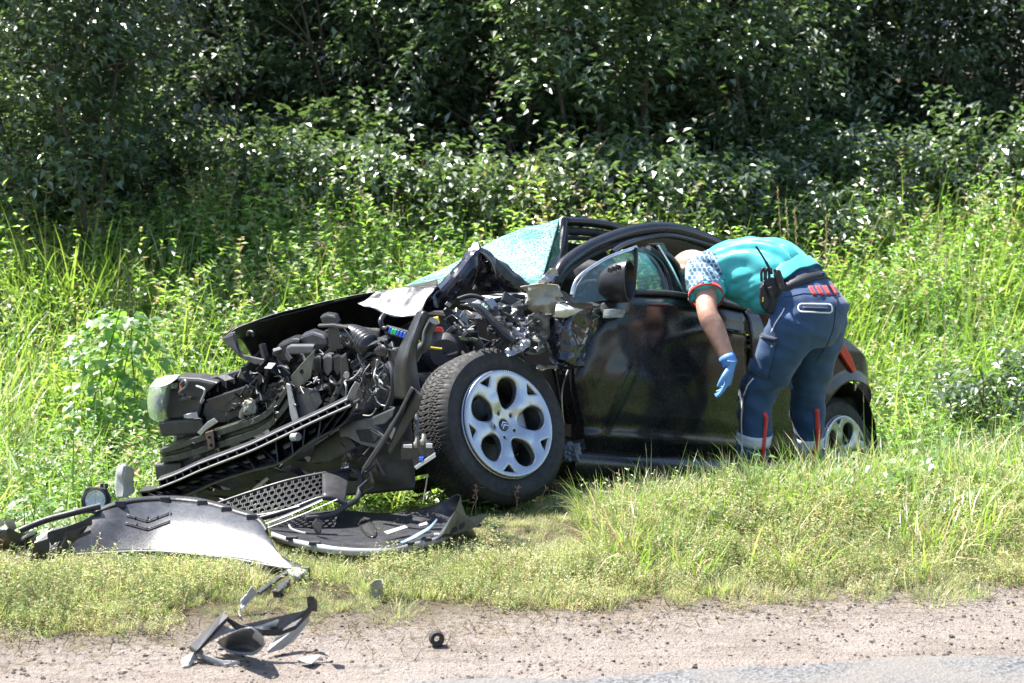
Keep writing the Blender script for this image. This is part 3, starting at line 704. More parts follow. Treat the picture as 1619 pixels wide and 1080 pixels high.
    b.grid([[W(r*math.cos(2*math.pi*a/64), r*math.sin(2*math.pi*a/64), z) for a in range(64)] for r, z in rp], True); b.build('barrel', PLASTM, rim, smooth=True)
    b = MB(); rp = [(.0, -.075), (.06, -.072), (.062, -.095), (.138, -.095), (.14, -.115), (.0, -.118)]
    b.grid([[W(r*math.cos(2*math.pi*a/48), r*math.sin(2*math.pi*a/48), z) for a in range(48)] for r, z in rp], True); b.build('brake_disc', STEEL, rim, smooth=True, autosmooth=30)
    b = MB(); b.box(W(.12, .03, -.085), X*.035, Y*.06, Z*.028); b.build('brake_caliper', ALU, rim, bevel=.008)
    b = MB(); rp = [(.0, -.012), (.02, -.013), (.027, -.016), (.031, -.024), (.031, -.05)]
    b.grid([[W(r*math.cos(2*math.pi*a/32), r*math.sin(2*math.pi*a/32), z) for a in range(32)] for r, z in rp], True); cap = b.build('hub_cap', PLASTG, rim, smooth=True)
    for dy in (-.011, .001):
        b = MB(); pts = [(-.016, dy-.002), (0, dy+.009), (.016, dy-.002), (.016, dy+.003), (0, dy+.015), (-.016, dy+.003)]
        cr, sr = math.cos(.3), math.sin(.3)
        b.prism([W(x*cr-y*sr, x*sr+y*cr, -.0125) for x, y in pts], Z*.003); b.build('chevron', CHROME, rim)
    return ty
NF = RT*.604+UP*.25-FW*.754
FWC = Dp(797, 672, 6.3)
wheel(FWC-NF.normalized()*-.012, NF, 1.30)
NR = (NN+Vector((0,0,.22))).normalized()
wheel(Sp(1333, 722, -.02), NR, 1.05)

# ---- near side skin
def door_grid(nu, nv, bot, top, left, right, wfun):
    rows = []
    for j in range(nv+1):
        v = j/nv; row = []
        for i in range(nu+1):
            u = i/nu; B = bot(u); T = top(u)
            lx = Vector(left(v))-Vector(bot(0)).lerp(Vector(top(0)), v); rx = Vector(right(v))-Vector(bot(1)).lerp(Vector(top(1)), v)
            q = Vector(B).lerp(Vector(T), v)+lx*(1-u)+rx*u
            row.append(Sp(q.x, q.y, wfun(u, v, q.x, q.y)))
        rows.append(row)
    return rows
def poly2(pts):
    P = [Vector((x, y)) for x, y in pts]; L = [0]
    for a, b in zip(P, P[1:]): L.append(L[-1]+(b-a).length)
    def f(t):
        d = t*L[-1]
        for i in range(len(P)-1):
            if d <= L[i+1] or i == len(P)-2: return tuple(P[i].lerp(P[i+1], (d-L[i])/(L[i+1]-L[i])))
    return f
def segd(px, py, a, b):
    A = Vector(a); B = Vector(b); P = Vector((px, py)); d = B-A; t = max(0, min(1, (P-A).dot(d)/d.length_squared)); q = A+d*t
    return (P-q).length, t, (d.x*(P-A).y-d.y*(P-A).x)
def wprof(v):
    pts = [(0, -.055), (.06, -.02), (.14, .006), (.19, -.006), (.30, .004), (.55, .022), (.80, .012), (.93, -.008), (1, -.045)]
    for (a, wa), (b, wb) in zip(pts, pts[1:]):
        if v <= b: return lerp(wa, wb, sstep(a, b, v) if b-a > .05 else (v-a)/(b-a))
    return -.045
def door_w(u, v, px, py):
    w_ = wprof(v)
    d, t, s_ = segd(px, py, (996, 577), (951, 682)); w_ += .030*max(0, 1-d/(34 if s_ > 0 else 14))*(.35+.65*math.sin(math.pi*min(1, t*.9+.1)))
    d, t, s_ = segd(px, py, (1060, 575), (1085, 625)); w_ -= .012*max(0, 1-d/34)
    d, t, s_ = segd(px, py, (1045, 540), (1110, 520)); w_ += .012*max(0, 1-d/20)
    d, t, s_ = segd(px, py, (1000, 500), (1025, 520)); w_ -= .016*max(0, 1-d/26)
    w_ += .007*noise.noise(Vector((px*.012, py*.012, 1)))+.0022*noise.noise(Vector((px*.045, py*.045, 4)))
    if u < .12: w_ -= .05*(1-u/.12)**2*(.4+.6*v)
    return w_
b = MB(); b.grid(door_grid(56, 48, poly2([(929, 721), (1060, 734), (1174, 740)]), poly2([(940, 491), (1003, 464), (1060, 466), (1178, 490)]), poly2([(929, 721), (905, 602), (914, 556), (940, 491)]), poly2([(1174, 740), (1180, 600), (1178, 490)]), door_w))
fdoor = b.build('front_door', PAINT, car, smooth=True, autosmooth=60, solid=.004)
tag(fdoor, 'black front door with dented lower skin')
def rail_px(name, pts, r, mat, parent=None, seg=8, flat=1.0, n=None):
    return tube_o(name, [Sp(x, y, w_) for x, y, w_ in pts], r, mat, parent or car, seg, n, flat=flat)
rail_px('belt_moulding', [(1003, 462, -.035), (1060, 464, -.035), (1120, 475, -.035), (1178, 488, -.035)], .013, PLAST, fdoor)
tube_o('sill', [CP(.45, -.07, .15), CP(1.2, -.06, .13), CP(2.3, -.06, .12)], .075, PAINT, car, 10)
# door handles
for hx, hy in ((1158, 524),):
    b = MB(); b.tube([Sp(hx-18, hy-4, .045), Sp(hx-14, hy-2, .055), Sp(hx+12, hy+2, .055), Sp(hx+18, hy+3, .045)], .012, 8); b.build('door_handle', PAINT, fdoor, smooth=True)
# rear door and quarter in car coordinates
AS, AH, AR = 2.76, .245, .385                      # wheel arch centre and radius
def low(s):
    base = .15
    if abs(s-AS) < AR: return max(base, AH+math.sqrt(AR*AR-(s-AS)**2))
    return base+(.06*sstep(3.1, 3.3, s))
def topc(s):
    pts = [(1.75, .925), (2.2, .93), (2.5, .91), (2.72, .85), (2.9, .77), (3.05, .68), (3.2, .60), (3.42, .50)]
    for (a, wa), (b_, wb) in zip(pts, pts[1:]):
        if s <= b_: return lerp(wa, wb, (s-a)/(b_-a))
    return .6
def side_grid(s0, s1, ns, nv, wsgn=1, w0=0):
    rows = []
    for j in range(nv+1):
        v = j/nv; row = []
        for i in range(ns+1):
            s = lerp(s0, s1, i/ns); lo = low(s); h = lerp(lo, topc(s), v); vv = (h-.15)/(.93-.15)
            w_ = wprof(max(0, min(1, vv)))+.004*noise.noise(Vector((s*6, h*6, 2)))
            da = abs(math.hypot(s-AS, h-AH)-AR)
            if math.hypot(s-AS, h-AH) < AR+.06: w_ += .018*(1-da/.06)
            if s > 2.86: w_ -= .66*((s-2.86)/.56)**2
            row.append(CP(s, w0+w_*wsgn, h))
        rows.append(row)
    return rows
b = MB(); b.grid(side_grid(1.775, 2.32, 16, 26)); rdoor = b.build('rear_door', PAINT, car, smooth=True, autosmooth=60, solid=.004)
b = MB(); b.grid(side_grid(2.325, 3.42, 64, 26)); rq = b.build('rear_quarter', PAINT, car, smooth=True, autosmooth=60, solid=.004)
b = MB(); b.grid(side_grid(1.25, 3.42, 60, 14, -1, -1.72)); b.build('far_side', PAINT, car, smooth=True, autosmooth=60, solid=.004)
# wheel arch liner
b = MB(); rows = []
for k in range(25):
    a = math.pi*(-.08+1.16*k/24); rows.append([CP(AS+(AR-.004)*math.cos(a), ww, AH+(AR-.004)*math.sin(a)) for ww in (-.03, -.15, -.35)])
b.grid(rows); b.build('arch_liner', PLAST, rq, smooth=True)
# tail: hatch and bumper close the body between the two sides
rows = []
for k in range(15):
    h = .22+.60*k/14; s = 3.42-.02*math.sin(k/14*3.1)-(.42*sstep(.6, 1, k/14))
    rows.append([CP(s-.12*abs(2*q/12-1)**3, lerp(-.34, -1.38, q/12), h) for q in range(13)])
b = MB(); b.grid(rows); b.build('tailgate', PAINT, car, smooth=True, solid=.004)
plate('tail_lamp', [Sp(x, y, .035) for x, y in ((1323, 538), (1333, 542), (1346, 562), (1354, 584), (1350, 590), (1338, 572), (1326, 552))], .02, REDP, rq, .004, -NN)
plate('reflector', [Sp(x, y, .01) for x, y in ((1351, 590), (1354, 590), (1355, 612), (1352, 619))], .012, CHROME, rq, .002, -NN)
# roof: near rail, far rail, skin between
RAIL = [(880, 452, -.34), (884, 430, -.35), (903, 411, -.37), (940, 389, -.39), (1000, 368, -.42), (1060, 364, -.42), (1115, 380, -.42)]
near_rail = [Sp(*p) for p in RAIL]
near_c = catmull(near_rail, 30)+[CP(2.35, -.42, 1.22), CP(2.7, -.38, 1.08), CP(2.98, -.30, .88), CP(3.05, -.28, .80)]
def ribbon(path, wid, thick, seg=10):
    pass
b = MB(); b.tube(near_c, [.030+.012*min(1, i/8) for i in range(len(near_c))], 10, flat=.8); b.build('roof_rail', PAINT, car, smooth=True)
b = MB(); b.tube([p+Vector((.012, -.03, -.028)) for p in near_c[3:30]], .011, 8); b.build('door_seal', RUBBER, car, smooth=True)
far_rail = [Sp(887, 350, -1.15), Sp(940, 353, -1.15), Sp(985, 366, -1.15)]
fr_s = [car_sw(p)[0] for p in far_rail]
far_c = catmull(far_rail+[CP(2.75, -1.22, 1.2), CP(2.95, -1.3, 1.0), CP(3.05, -1.35, .82)], 24)
b = MB(); b.tube(far_c, .032, 10, flat=.8); b.build('roof_rail', PAINT, car, smooth=True)
b = MB(); b.tube([p+Vector((0, -.02, -.05)) for p in far_c[:14]], .022, 8); b.build('door_seal', RUBBER, car, smooth=True)
b = MB(); b.tube([p+Vector((0, -.03, -.085)) for p in far_c[:14]], .012, 8); b.build('door_seal', RUBBER, car, smooth=True)
na = catmull([near_c[i] for i in (14, 18, 22, 26, 29, 30, 31, 32)], 20); fa = catmull([far_c[i] for i in (9, 11, 13, 15, 17, 19, 21, 23)], 20)
rows = []
for i in range(20):
    row = []
    for j in range(13):
        t = j/12; p = na[i].lerp(fa[i], t); p.z += .012*math.sin(math.pi*t)-.008+.008*noise.noise(p*4); row.append(p)
    rows.append(row)
b = MB(); b.grid(rows); b.build('roof_skin', PAINT, car, smooth=True, solid=.004)
b = MB(); b.grid([[p-Vector((0,0,.03)) for p in r] for r in rows]); b.build('headlining', LINER, car, smooth=True)
# far front pillar with its folded seals
for k, (dx, r, mt) in enumerate(((0, .030, PAINT), (-9, .020, RUBBER), (9, .016, RUBBER), (4, .012, PAINT))):
    tube_o('windscreen_pillar' if mt is PAINT else 'pillar_seal', [Sp(889+dx*.3, 350, -1.12-k*.01), Sp(885+dx, 385, -1.05-k*.01), Sp(877+dx*1.3, 420, -.95-k*.01), Sp(868+dx*1.5, 450, -.85-k*.01)], r, mt, car, 8)
sheet('folded_roof_skin', [[Sp(878, 352, -1.16), Sp(872, 400, -1.0), Sp(862, 440, -.85)], [Sp(893, 350, -1.1), Sp(888, 395, -.96), Sp(880, 446, -.8)]], 14, 8, .02, 9, PAINT, car, 4)
# windscreen
rows = [[Sp(637, 457, -1.5), Sp(720, 456, -1.1), Sp(800, 456, -.8), Sp(850, 452, -.62)],
        [Sp(700, 424, -1.46), Sp(760, 420, -1.2), Sp(820, 416, -.98), Sp(862, 420, -.82)],
        [Sp(775, 383, -1.36), Sp(815, 378, -1.2), Sp(845, 376, -1.08), Sp(874, 384, -.98)],
        [Sp(835, 360, -1.26), Sp(852, 357, -1.2), Sp(866, 352, -1.15), Sp(884, 346, -1.12)]]
sheet('windscreen', rows, 26, 26, .02, 3, SHATTER, car, 2, solid=.006, ridged=False)
# windows in the near side
def side_plate(name, pts, w_, thick, mat, parent=None, bevel=.0): return plate(name, side_pts(lambda x, y: (x, y), pts, w_), thick, mat, parent or car, bevel, -NN)
g1 = [(907, 470), (912, 452), (922, 437), (940, 422), (965, 409), (1004, 394), (1003, 468), (960, 474), (920, 480)]
side_plate('door_window', g1, -.09, .005, GLASS, fdoor)
rail_px('window_trim', [(904, 466, -.085), (909, 448, -.085), (920, 434, -.085), (940, 420, -.085), (965, 406, -.085), (1006, 391, -.085)], .009, CHROME, fdoor)
rail_px('window_trim', [(1006, 391, -.08), (1005, 420, -.08), (1000, 470, -.08)], .016, PLASTG, fdoor, flat=.6)
side_plate('door_window', [(1008, 398), (1022, 402), (1038, 425), (1052, 463), (1008, 462)], -.17, .005, GLASS, fdoor)
for k, (dx, r, mt) in enumerate(((0, .013, PLASTM), (9, .014, PAINT), (18, .020, RUBBER), (30, .022, PAINT))):
    rail_px('door_pillar', [(1006+dx, 394, -.22), (1028+dx, 408, -.21), (1044+dx, 432, -.19), (1054+dx, 466, -.13)], r, mt, fdoor)
# centre pillar and rear window frame
side_plate('centre_pillar', [(1036, 386), (1050, 384), (1090, 470), (1068, 468)], -.20, .05, PAINT, car, .006)
rail_px('window_trim', [(1040, 388, -.19), (1062, 425, -.15), (1084, 470, -.10)], .007, CHROME, rdoor)
side_plate('rear_door_window', [(1100, 473), (1118, 466), (1180, 476), (1238, 492), (1242, 506), (1208, 508)], -.13, .005, GLASS, rdoor)
rail_px('window_frame', [(968, 400, -.30), (985, 388, -.34), (1020, 377, -.38), (1060, 373, -.38), (1110, 385, -.38), (1175, 408, -.32), (1228, 445, -.2), (1246, 505, -.08)], .015, PAINT, rdoor)
rail_px('window_trim', [(1140, 494, -.03), (1175, 502, -.03), (1210, 510, -.03), (1245, 518, -.03)], .010, CHROME, rdoor)
rail_px('door_handle', [(1236, 548, .03), (1250, 550, .05), (1270, 553, .05), (1282, 555, .03)], .012, PAINT, rdoor)
# door mirror: shell open to the rear, indicator in the foot
mroot = None
MA = Vector((.90, -.43, .06)).normalized(); MBv = Vector((.43, .90, 0)).normalized(); MZ = MA.cross(MBv)*-1
MZ = MZ if MZ.z > 0 else -MZ
rows = []
mc0 = Sp(949, 450, .05); mc1 = Sp(996, 444, .10); mlen = .150
for i in range(13):
    t = i/12; k = max(.03, math.sqrt(max(0, 1-(1-t)**2.4))); c_ = mc1-MA*mlen*(1-t)-MZ*.016*(1-t)
    rows.append([c_+MZ*(.090*k*math.cos(a)*(1-.10*math.sin(a)))+MBv*(.072*k*math.sin(a)) for a in [2*math.pi*q/32 for q in range(32)]])
c_ = mc1
for kk, dd in ((.93, .003), (.88, -.004), (.85, -.05), (.55, -.08), (.04, -.085)):
    rows.append([c_+MA*dd+MZ*(.090*kk*math.cos(a)*(1-.10*math.sin(a)))+MBv*(.072*kk*math.sin(a)) for a in [2*math.pi*q/32 for q in range(32)]])
b = MB(); b.grid(rows, True); mir = b.build('door_mirror', simple('mirror_shell', (.016,.016,.018), .35, dirt=.2, dirtcol=(.06,.055,.05)), car, smooth=True, autosmooth=45)
sheet('mirror_foot', [[Sp(945, 492, -.02), Sp(952, 482, .0), Sp(975, 474, .02), Sp(996, 478, .0)], [Sp(950, 504, .0), Sp(958, 500, .05), Sp(978, 498, .06), Sp(994, 496, .02)]], 10, 6, .0, 3, PLASTG, mir, 1, solid=.02)
sheet('indicator', [[Sp(955, 491, .05), Sp(970, 489, .075), Sp(988, 491, .06)], [Sp(953, 502, .06), Sp(970, 502, .085), Sp(984, 502, .065)]], 12, 6, .0, 3, LENS, mir, 1, solid=.012)
plate('indicator_bulb', [Sp(x, y, .045) for x, y in ((966, 495), (976, 494), (977, 499), (967, 500))], .01, ORNG, mir, .002, -NN)
for k in range(4):
    b = MB(); q = Sp(965+k*6, 427-k*2.4, .08); b.box(q, AX*.006, NN*.012, Vector((0,0,.010))); b.build('clip', PLASTG, mir, bevel=.002)
# cabin: floor, firewall, dash, seats, wheel
b = MB(); b.box(CP(1.85, -.86, .26), AX*1.25, NN*.74, Vector((0,0,.09))); b.build('floor_pan', DARK, car, bevel=.02)
b = MB(); b.box(CP(.72, -.9, .50), AX*.05, NN*.72, Vector((0,0,.26))); b.build('firewall', DARK, car, bevel=.02)
sheet('dashboard', [[CP(.78, -.25, .82), CP(.8, -.9, .86), CP(.82, -1.5, .80)], [CP(1.0, -.25, .84), CP(1.05, -.9, .88), CP(1.0, -1.5, .82)], [CP(1.12, -.25, .66), CP(1.15, -.9, .7), CP(1.1, -1.5, .66)]], 16, 10, .02, 6, PLASTG, car, 3, solid=.02)
for ww in (-.45, -1.2):
    for nm, pts in (('seat_back', [(1.75, .40), (1.95, .95)]), ('headrest', [(1.97, 1.0), (2.0, 1.13)]), ('seat_cushion', [(1.3, .42), (1.75, .38)])):
        wdt = .22 if nm != 'headrest' else .12
        rows = []
        for i in range(9):
            t = i/8; s = lerp(pts[0][0], pts[1][0], t); h = lerp(pts[0][1], pts[1][1], t); k = (1-(2*t-1)**6)*.9+.1
            dirv = (Vector((AX.x, AX.y, 0))*(.09*k) if nm != 'seat_cushion' else Vector((0,0,.08*k)))
            rows.append([CP(s, ww, h)+NN*(wdt*k*math.cos(a))+dirv*math.sin(a) for a in [2*math.pi*q/16 for q in range(16)]])
        b = MB(); b.grid(rows, True); b.add([], []); b.build(nm, CLOTH_IN, car, smooth=True)
b = MB(); b.tube([CP(1.2, -.45, .82)+NN*(.17*math.cos(a))+(Vector((0,0,.95))+AX*-.3)*(.17*math.sin(a)) for a in [2*math.pi*q/24 for q in range(25)]], .014, 8); b.build('steering_wheel', RUBBER, car, smooth=True)

TINT = simple('tinted_glass', (.05,.06,.058), .6, spec=.2)
plate('far_window', [CP(1.35, -1.52, .88), CP(2.7, -1.52, .88), CP(2.55, -1.36, 1.12), CP(2.2, -1.25, 1.22), CP(1.7, -1.3, 1.2)], .005, TINT, car, 0, -NN)
b = MB(); b.box(CP(2.35, -1.45, 1.05), AX*.05, NN*.02, Vector((0,0,.2))); b.build('far_pillar', LINER, car, bevel=.01)
plate('far_door_trim', [CP(1.2, -1.6, .5), CP(2.8, -1.6, .5), CP(2.8, -1.58, .93), CP(1.2, -1.58, .9)], .03, LINER, car, .01, -NN)
# ================================================================ CRUSHED NOSE AND ENGINE BAY
PX = lambda x, y: (x, y)
# dark mass of engine and gearbox behind everything
def lump(name, c, ax, ay, az, mat, seed, amp=.06, freq=5, parent=None):
    bm = bmesh.new(); bmesh.ops.create_icosphere(bm, subdivisions=4, radius=1); v = []
    for q in bm.verts:
        d = q.co.normalized(); k = 1/max(abs(d.x), abs(d.y), abs(d.z))**.75
        p = Vector(c)+Vector(ax)*d.x*k+Vector(ay)*d.y*k+Vector(az)*d.z*k; nn = (p-Vector(c)).normalized()
        v.append(p+nn*amp*(abs(noise.noise(p*freq+Vector((seed, 0, 0))))*1.6-.4+.4*noise.noise(p*freq*3)))
    bm.verts.index_update(); f = [tuple(x.index for x in q.verts) for q in bm.faces]; bm.free()
    return mobj(name, v, f, mat, parent or car, smooth=True, autosmooth=30)
lump('engine_block', CP(.22, -.95, .42), AX*.36, NN*.46, Vector((0,0,.22)), DARK, 3)
lump('gearbox', CP(.18, -.42, .36), AX*.26, NN*.2, Vector((0,0,.16)), STEEL, 7, .05)
lump('subframe', CP(.1, -.85, .16), AX*.45, NN*.6, Vector((0,0,.07)), DARK, 9, .04)
# ---- bonnet: thrown up, its dark underside towards the road
hood_edge = [(358, 531), (372, 519), (400, 508), (440, 495), (480, 486), (520, 477), (560, 469), (600, 462), (640, 457), (670, 455), (692, 452)]
def hoodY(px): return 6.62+.10*math.sin((px-358)/334*3.14)
rowN = [Dp(x, y, hoodY(x)) for x, y in hood_edge]
rows = [rowN]
for k, dy in enumerate((.22, .5, .85)):
    row = []
    for i, p in enumerate(rowN):
        t = i/10; q = CAM+(p-CAM)*((p.y+dy)/p.y)                 # straight behind the near edge, then dropped by the roll of the car
        q.x += .10*dy*(1-t); q.z += lerp(-.10, .035, sstep(.35, 1, t))*dy-lerp(.02, -.004, sstep(.1, .5, t)); row.append(q)
    rows.append(row)
hoodmat = simple('dusty_black_bonnet', (.045,.045,.047), .40, dirt=.7, dirtcol=(.13,.125,.118), scale=10, coat=.3, bumps=.1)
hood = sheet('bonnet', rows, 40, 16, .012, 2.2, hoodmat, car, 5, solid=.004, ridged=False)
# the inner skin curls down towards the viewer below the near edge
under = [(405, 577), (470, 560), (540, 545), (610, 528), (655, 505), (690, 480)]
rowU = catmull([Dp(x, y, hoodY(x)+.42) for x, y in under], 11)
rowM = [a.lerp(b_, .45)+Vector((0, .05, .03)) for a, b_ in zip(rowN, rowU)]
sheet('bonnet_inner_skin', [[p+Vector((0, .006, -.006)) for p in rowN], rowM, rowU], 40, 12, .02, 5, simple('bonnet_underside', (.013,.013,.014), .5, dirt=.2), hood, 6, solid=.004)
nplate('bonnet_lip', cA, [(412, 240), (455, 212), (480, 205), (500, 290), (525, 322), (628, 345), (588, 372), (505, 335), (450, 280)], -.18, .02, hoodmat, hood, .004)
nplate('bonnet_lip', cA, [(430, 236), (470, 218), (490, 282), (505, 318), (470, 285)], -.195, .01, PLASTM, hood, .003)
tube_o('latch_loop', nose_pts(cA, [(545, 225), (550, 205), (570, 208), (572, 228)], -.05), .006, STEEL, hood)
# bright crumpled top next to the fold
def yplate(name, c, pts, Y, thick, mat, parent=None, bevel=.002): return plate(name, [Dp(*c(p[0], p[1]), Y+(p[2] if len(p) > 2 else 0)) for p in pts], thick, mat, parent or car, bevel)
# (facet tilted to mirror the sun towards the camera, through the point below)
P0 = Dp(665, 480, 6.54); H0 = Vector((-.283, -.56, .778))
def on_facet(x, y): r = ray(*cA(x, y)); return CAM+r*((P0-CAM).dot(H0)/r.dot(H0))
sheet('crumpled_bonnet_edge', [[on_facet(*p) for p in ((1100, 70), (1190, 100), (1265, 130), (1330, 140), (1420, 118))], [on_facet(*p) for p in ((1130, 50), (1210, 48), (1290, 50), (1370, 60), (1450, 45))], [on_facet(*p) for p in ((1190, 12), (1250, -2), (1330, -15), (1400, -12), (1490, -20))]], 26, 14, .020, 8, simple('scuffed_bonnet_metal', (.06,.06,.065), .36, .3, dirt=.5, dirtcol=(.05,.05,.055), scale=16, spec=.9), hood, 2, sharp=25)
# the tall fold in front of the windscreen
T = lambda *pts: [Dp(*c8(p[0], p[1]), 6.72+(p[2] if len(p) > 2 else 0)) for p in pts]
sheet('bonnet_fold', [T((480, 18, .05), (400, 80, .0), (310, 165, -.03), (190, 320, -.05), (60, 470, -.02), (0, 540, .05)), T((486, 60, -.02), (425, 120, -.05), (350, 220, -.08), (250, 350, -.09), (140, 480, -.08), (60, 545, -.02)), T((492, 150, .0), (455, 215, -.04), (400, 300, -.07), (330, 400, -.07), (260, 485, -.06), (180, 520, .0))], 26, 9, .034, 7, FLAKED2, hood, 8, sharp=16)
sheet('bonnet_fold', [T((492, 150, .0), (470, 215, .04), (440, 290, .07), (400, 370, .08)), T((515, 160, .06), (520, 230, .12), (510, 310, .14), (500, 395, .14)), T((560, 140, .06), (590, 230, .14), (620, 320, .14), (690, 400, .1))], 12, 8, .025, 7, PAINT, hood, 3, sharp=16)
sheet('bonnet_fold', [T((480, 18, .05), (600, 110, .06), (740, 215, .04), (882, 332, .04)), T((470, 60, .0), (580, 150, .0), (720, 270, -.02), (860, 380, .0)), T((430, 100, -.02), (545, 130, -.01), (620, 290, -.02), (720, 385, .02), (845, 420, .05))], 20, 9, .026, 7, PAINT, hood, 4, sharp=16)
sheet('bonnet_fold_underside', [T((420, 105, -.03), (480, 95, -.03), (545, 130, -.03), (605, 205, -.03)), T((400, 125, .02), (500, 110, .0), (570, 170, .0), (610, 300, .0))], 18, 8, .01, 8, PRIMER, hood, 4)
sheet('bonnet_frame', [T((610, 130, -.035), (660, 190, -.04), (740, 270, -.04), (835, 370, -.03)), T((600, 200, -.045), (640, 260, -.05), (720, 330, -.05), (820, 410, -.03))], 18, 8, .01, 8, STEEL, hood, 6)
for q in ((655, 262, 640, 285), (725, 320, 705, 345)):
    b = MB(); a_, b_ = T((q[0], q[1], -.06), (q[2], q[3], -.06)); b.tube([a_, b_], .004, 6); b.build('slot', DARK, hood)
sheet('bonnet_fold_back', [T((485, 30, .10), (340, 200, .12), (210, 370, .14), (120, 480, .14)), T((500, 110, .16), (430, 260, .2), (370, 370, .2), (330, 440, .2)), T((540, 100, .12), (620, 230, .2), (700, 330, .2), (760, 400, .2)), T((560, 90, .10), (680, 190, .12), (790, 290, .14), (860, 395, .14))], 20, 16, .03, 6, simple('bonnet_black', (.008,.008,.010), .35), hood, 9, sharp=20)
# scuttle painted pale for sun glare, and glass crumbs below the fold
sheet('scuttle_panel', [T((380, 420, .2), (520, 430, .25), (680, 425, .25), (850, 405, .2)), T((330, 470, .12), (480, 485, .15), (650, 480, .15), (850, 470, .12))], 26, 8, .012, 9, simple('scuttle_glare', (.55,.55,.54), .4, dirt=.25, dirtcol=(.2,.2,.19)), car, 3)
sheet('glass_crumbs', [T((470, 480, .05), (580, 485, .05), (700, 478, .05), (800, 465, .05)), T((480, 520, .0), (590, 530, .0), (700, 520, .0), (760, 490, .0))], 30, 10, .015, 26, SHATTER, car, 3)
tube_o('wiper_arm', T((310, 460, -.02), (400, 432, .0), (470, 440, .0), (560, 470, .0), (640, 460, .0), (740, 435, .02), (830, 440, 0)), .010, PLAST)
# ---- upper cross member, radiator and far headlamp
nplate('radiator_support', cA, [(300, 470), (345, 440), (430, 420), (540, 390), (640, 350), (640, 372), (560, 420), (450, 470), (335, 520)], .10, .06, PLAST)
nplate('radiator_support', cA, [(335, 548), (540, 480), (600, 420), (640, 440), (580, 500), (540, 560), (440, 610), (380, 600)], .02, .05, PLASTG)
nplate('radiator_support', cA, [(330, 560), (420, 555), (540, 540), (520, 620), (430, 660), (350, 660), (318, 610)], .04, .06, PLAST)
for k in range(7):
    x = 345+k*42; y = 520-k*20
    nplate('rib', cA, [(x, y-34), (x+10, y-38), (x+12, y+6), (x+2, y+10)], .06, .05, PLASTG, bevel=.002)
sheet('radiator_core', [nose_pts(cA, [(590, 520), (640, 480), (700, 450), (750, 420)], .06), nose_pts(cA, [(570, 560), (630, 540), (690, 520), (750, 500)], .03), nose_pts(cA, [(570, 610), (640, 600), (690, 560), (740, 540)], .06)], 50, 30, .035, 34, simple('radiator_fins', (.07,.065,.055), .55, .5, scale=60), car, 4)
plate('plug', nose_pts(cA, [(500, 605), (520, 600), (524, 615), (506, 618)], -.02), .02, ORNG, car)
tube_o('pipe_stub', nose_pts(cA, [(515, 635), (525, 600), (550, 575), (560, 545)], -.01), .014, PRIMER)
lump('pipe_joint', nose_pts(cA, [(560, 580)], -.01)[0], RT*.03, UP*.03, FW*.03, PRIMER, 2, .012, 20)
# crash beam
beam = [(105, 800), (220, 760), (345, 718), (470, 675), (600, 630), (690, 560), (745, 470)]
bw = [(108, 862), (225, 840), (355, 800), (480, 765), (620, 710), (700, 640), (760, 560)]
rows = []
top = catmull(nose_pts(cA, beam, -.06), 30); bot = catmull(nose_pts(cA, bw, -.06), 30)
cb = None
rows = [[p+Vector((0, .10, .0)) for p in top], top, [a.lerp(b_, .30)+Vector((0, .0, 0)) for a, b_ in zip(top, bot)], [a.lerp(b_, .36)+Vector((0, .025, 0)) for a, b_ in zip(top, bot)], [a.lerp(b_, .62)+Vector((0, .025, 0)) for a, b_ in zip(top, bot)], [a.lerp(b_, .68) for a, b_ in zip(top, bot)], bot, [p+Vector((0, .10, 0)) for p in bot]]
b = MB(); b.grid(rows); cb = b.build('crash_beam', STEEL, car, smooth=True, autosmooth=30, solid=.004)
nplate('beam_strap', cA, [(330, 712), (372, 698), (382, 790), (350, 805)], -.085, .03, simple('rusty_steel', (.10,.06,.045), .7, .3, dirt=.3), cb, .004)
for x, y, r in ((268, 778, .012), (352, 735, .007), (360, 775, .007), (400, 740, .008)):
    b = MB(); q = nose_pts(cA, [(x, y)], -.092)[0]; b.tube([q, q+Vector((0, .03, 0))], r, 12); b.build('bolt_hole', DARK, cb)
nplate('tow_tab', cA, [(290, 712), (340, 660), (375, 640), (395, 660), (335, 700), (310, 728)], -.08, .02, ALU, cb, .003)
nplate('foam_block', cA, [(90, 655), (310, 640), (330, 700), (300, 722), (112, 735)], .0, .10, PLAST, None, .012)
nplate('foam_block', cA, [(75, 872), (210, 862), (215, 930), (85, 955)], -.03, .08, PLAST, None, .01)
# far headlamp
hl = nplate('headlamp_housing', cA, [(140, 470), (205, 435), (300, 440), (400, 462), (330, 520), (300, 640), (140, 645), (120, 560)], .02, .16, PLAST, None, .012)
sheet('headlamp_lens', [nose_pts(cA, [(200, 423, .12), (150, 430, .02), (90, 448, -.02), (55, 480, .06)]), nose_pts(cA, [(165, 470, .03), (135, 485, -.06), (85, 500, -.08), (45, 540, .04)]), nose_pts(cA, [(150, 560, .03), (125, 570, -.07), (85, 590, -.08), (48, 590, .04)]), nose_pts(cA, [(140, 625, .06), (120, 655, .0), (85, 650, 0), (55, 630, .08)])], 18, 18, .003, 6, LENS, hl, 2, solid=.006)
sheet('headlamp_top', [nose_pts(cA, [(205, 420, .2), (150, 425, .1), (95, 440, .06), (60, 470, .1)]), nose_pts(cA, [(190, 440, .0), (150, 468, -.06), (110, 482, -.085), (55, 490, .0)])], 14, 6, .002, 6, simple('lens_highlight', (.50,.51,.49), .22, coat=.6), hl, 2)  # paler sheet paints in the bright reflection on top of the lens
b = MB(); q = nose_pts(cA, [(105, 560)], .05)[0]
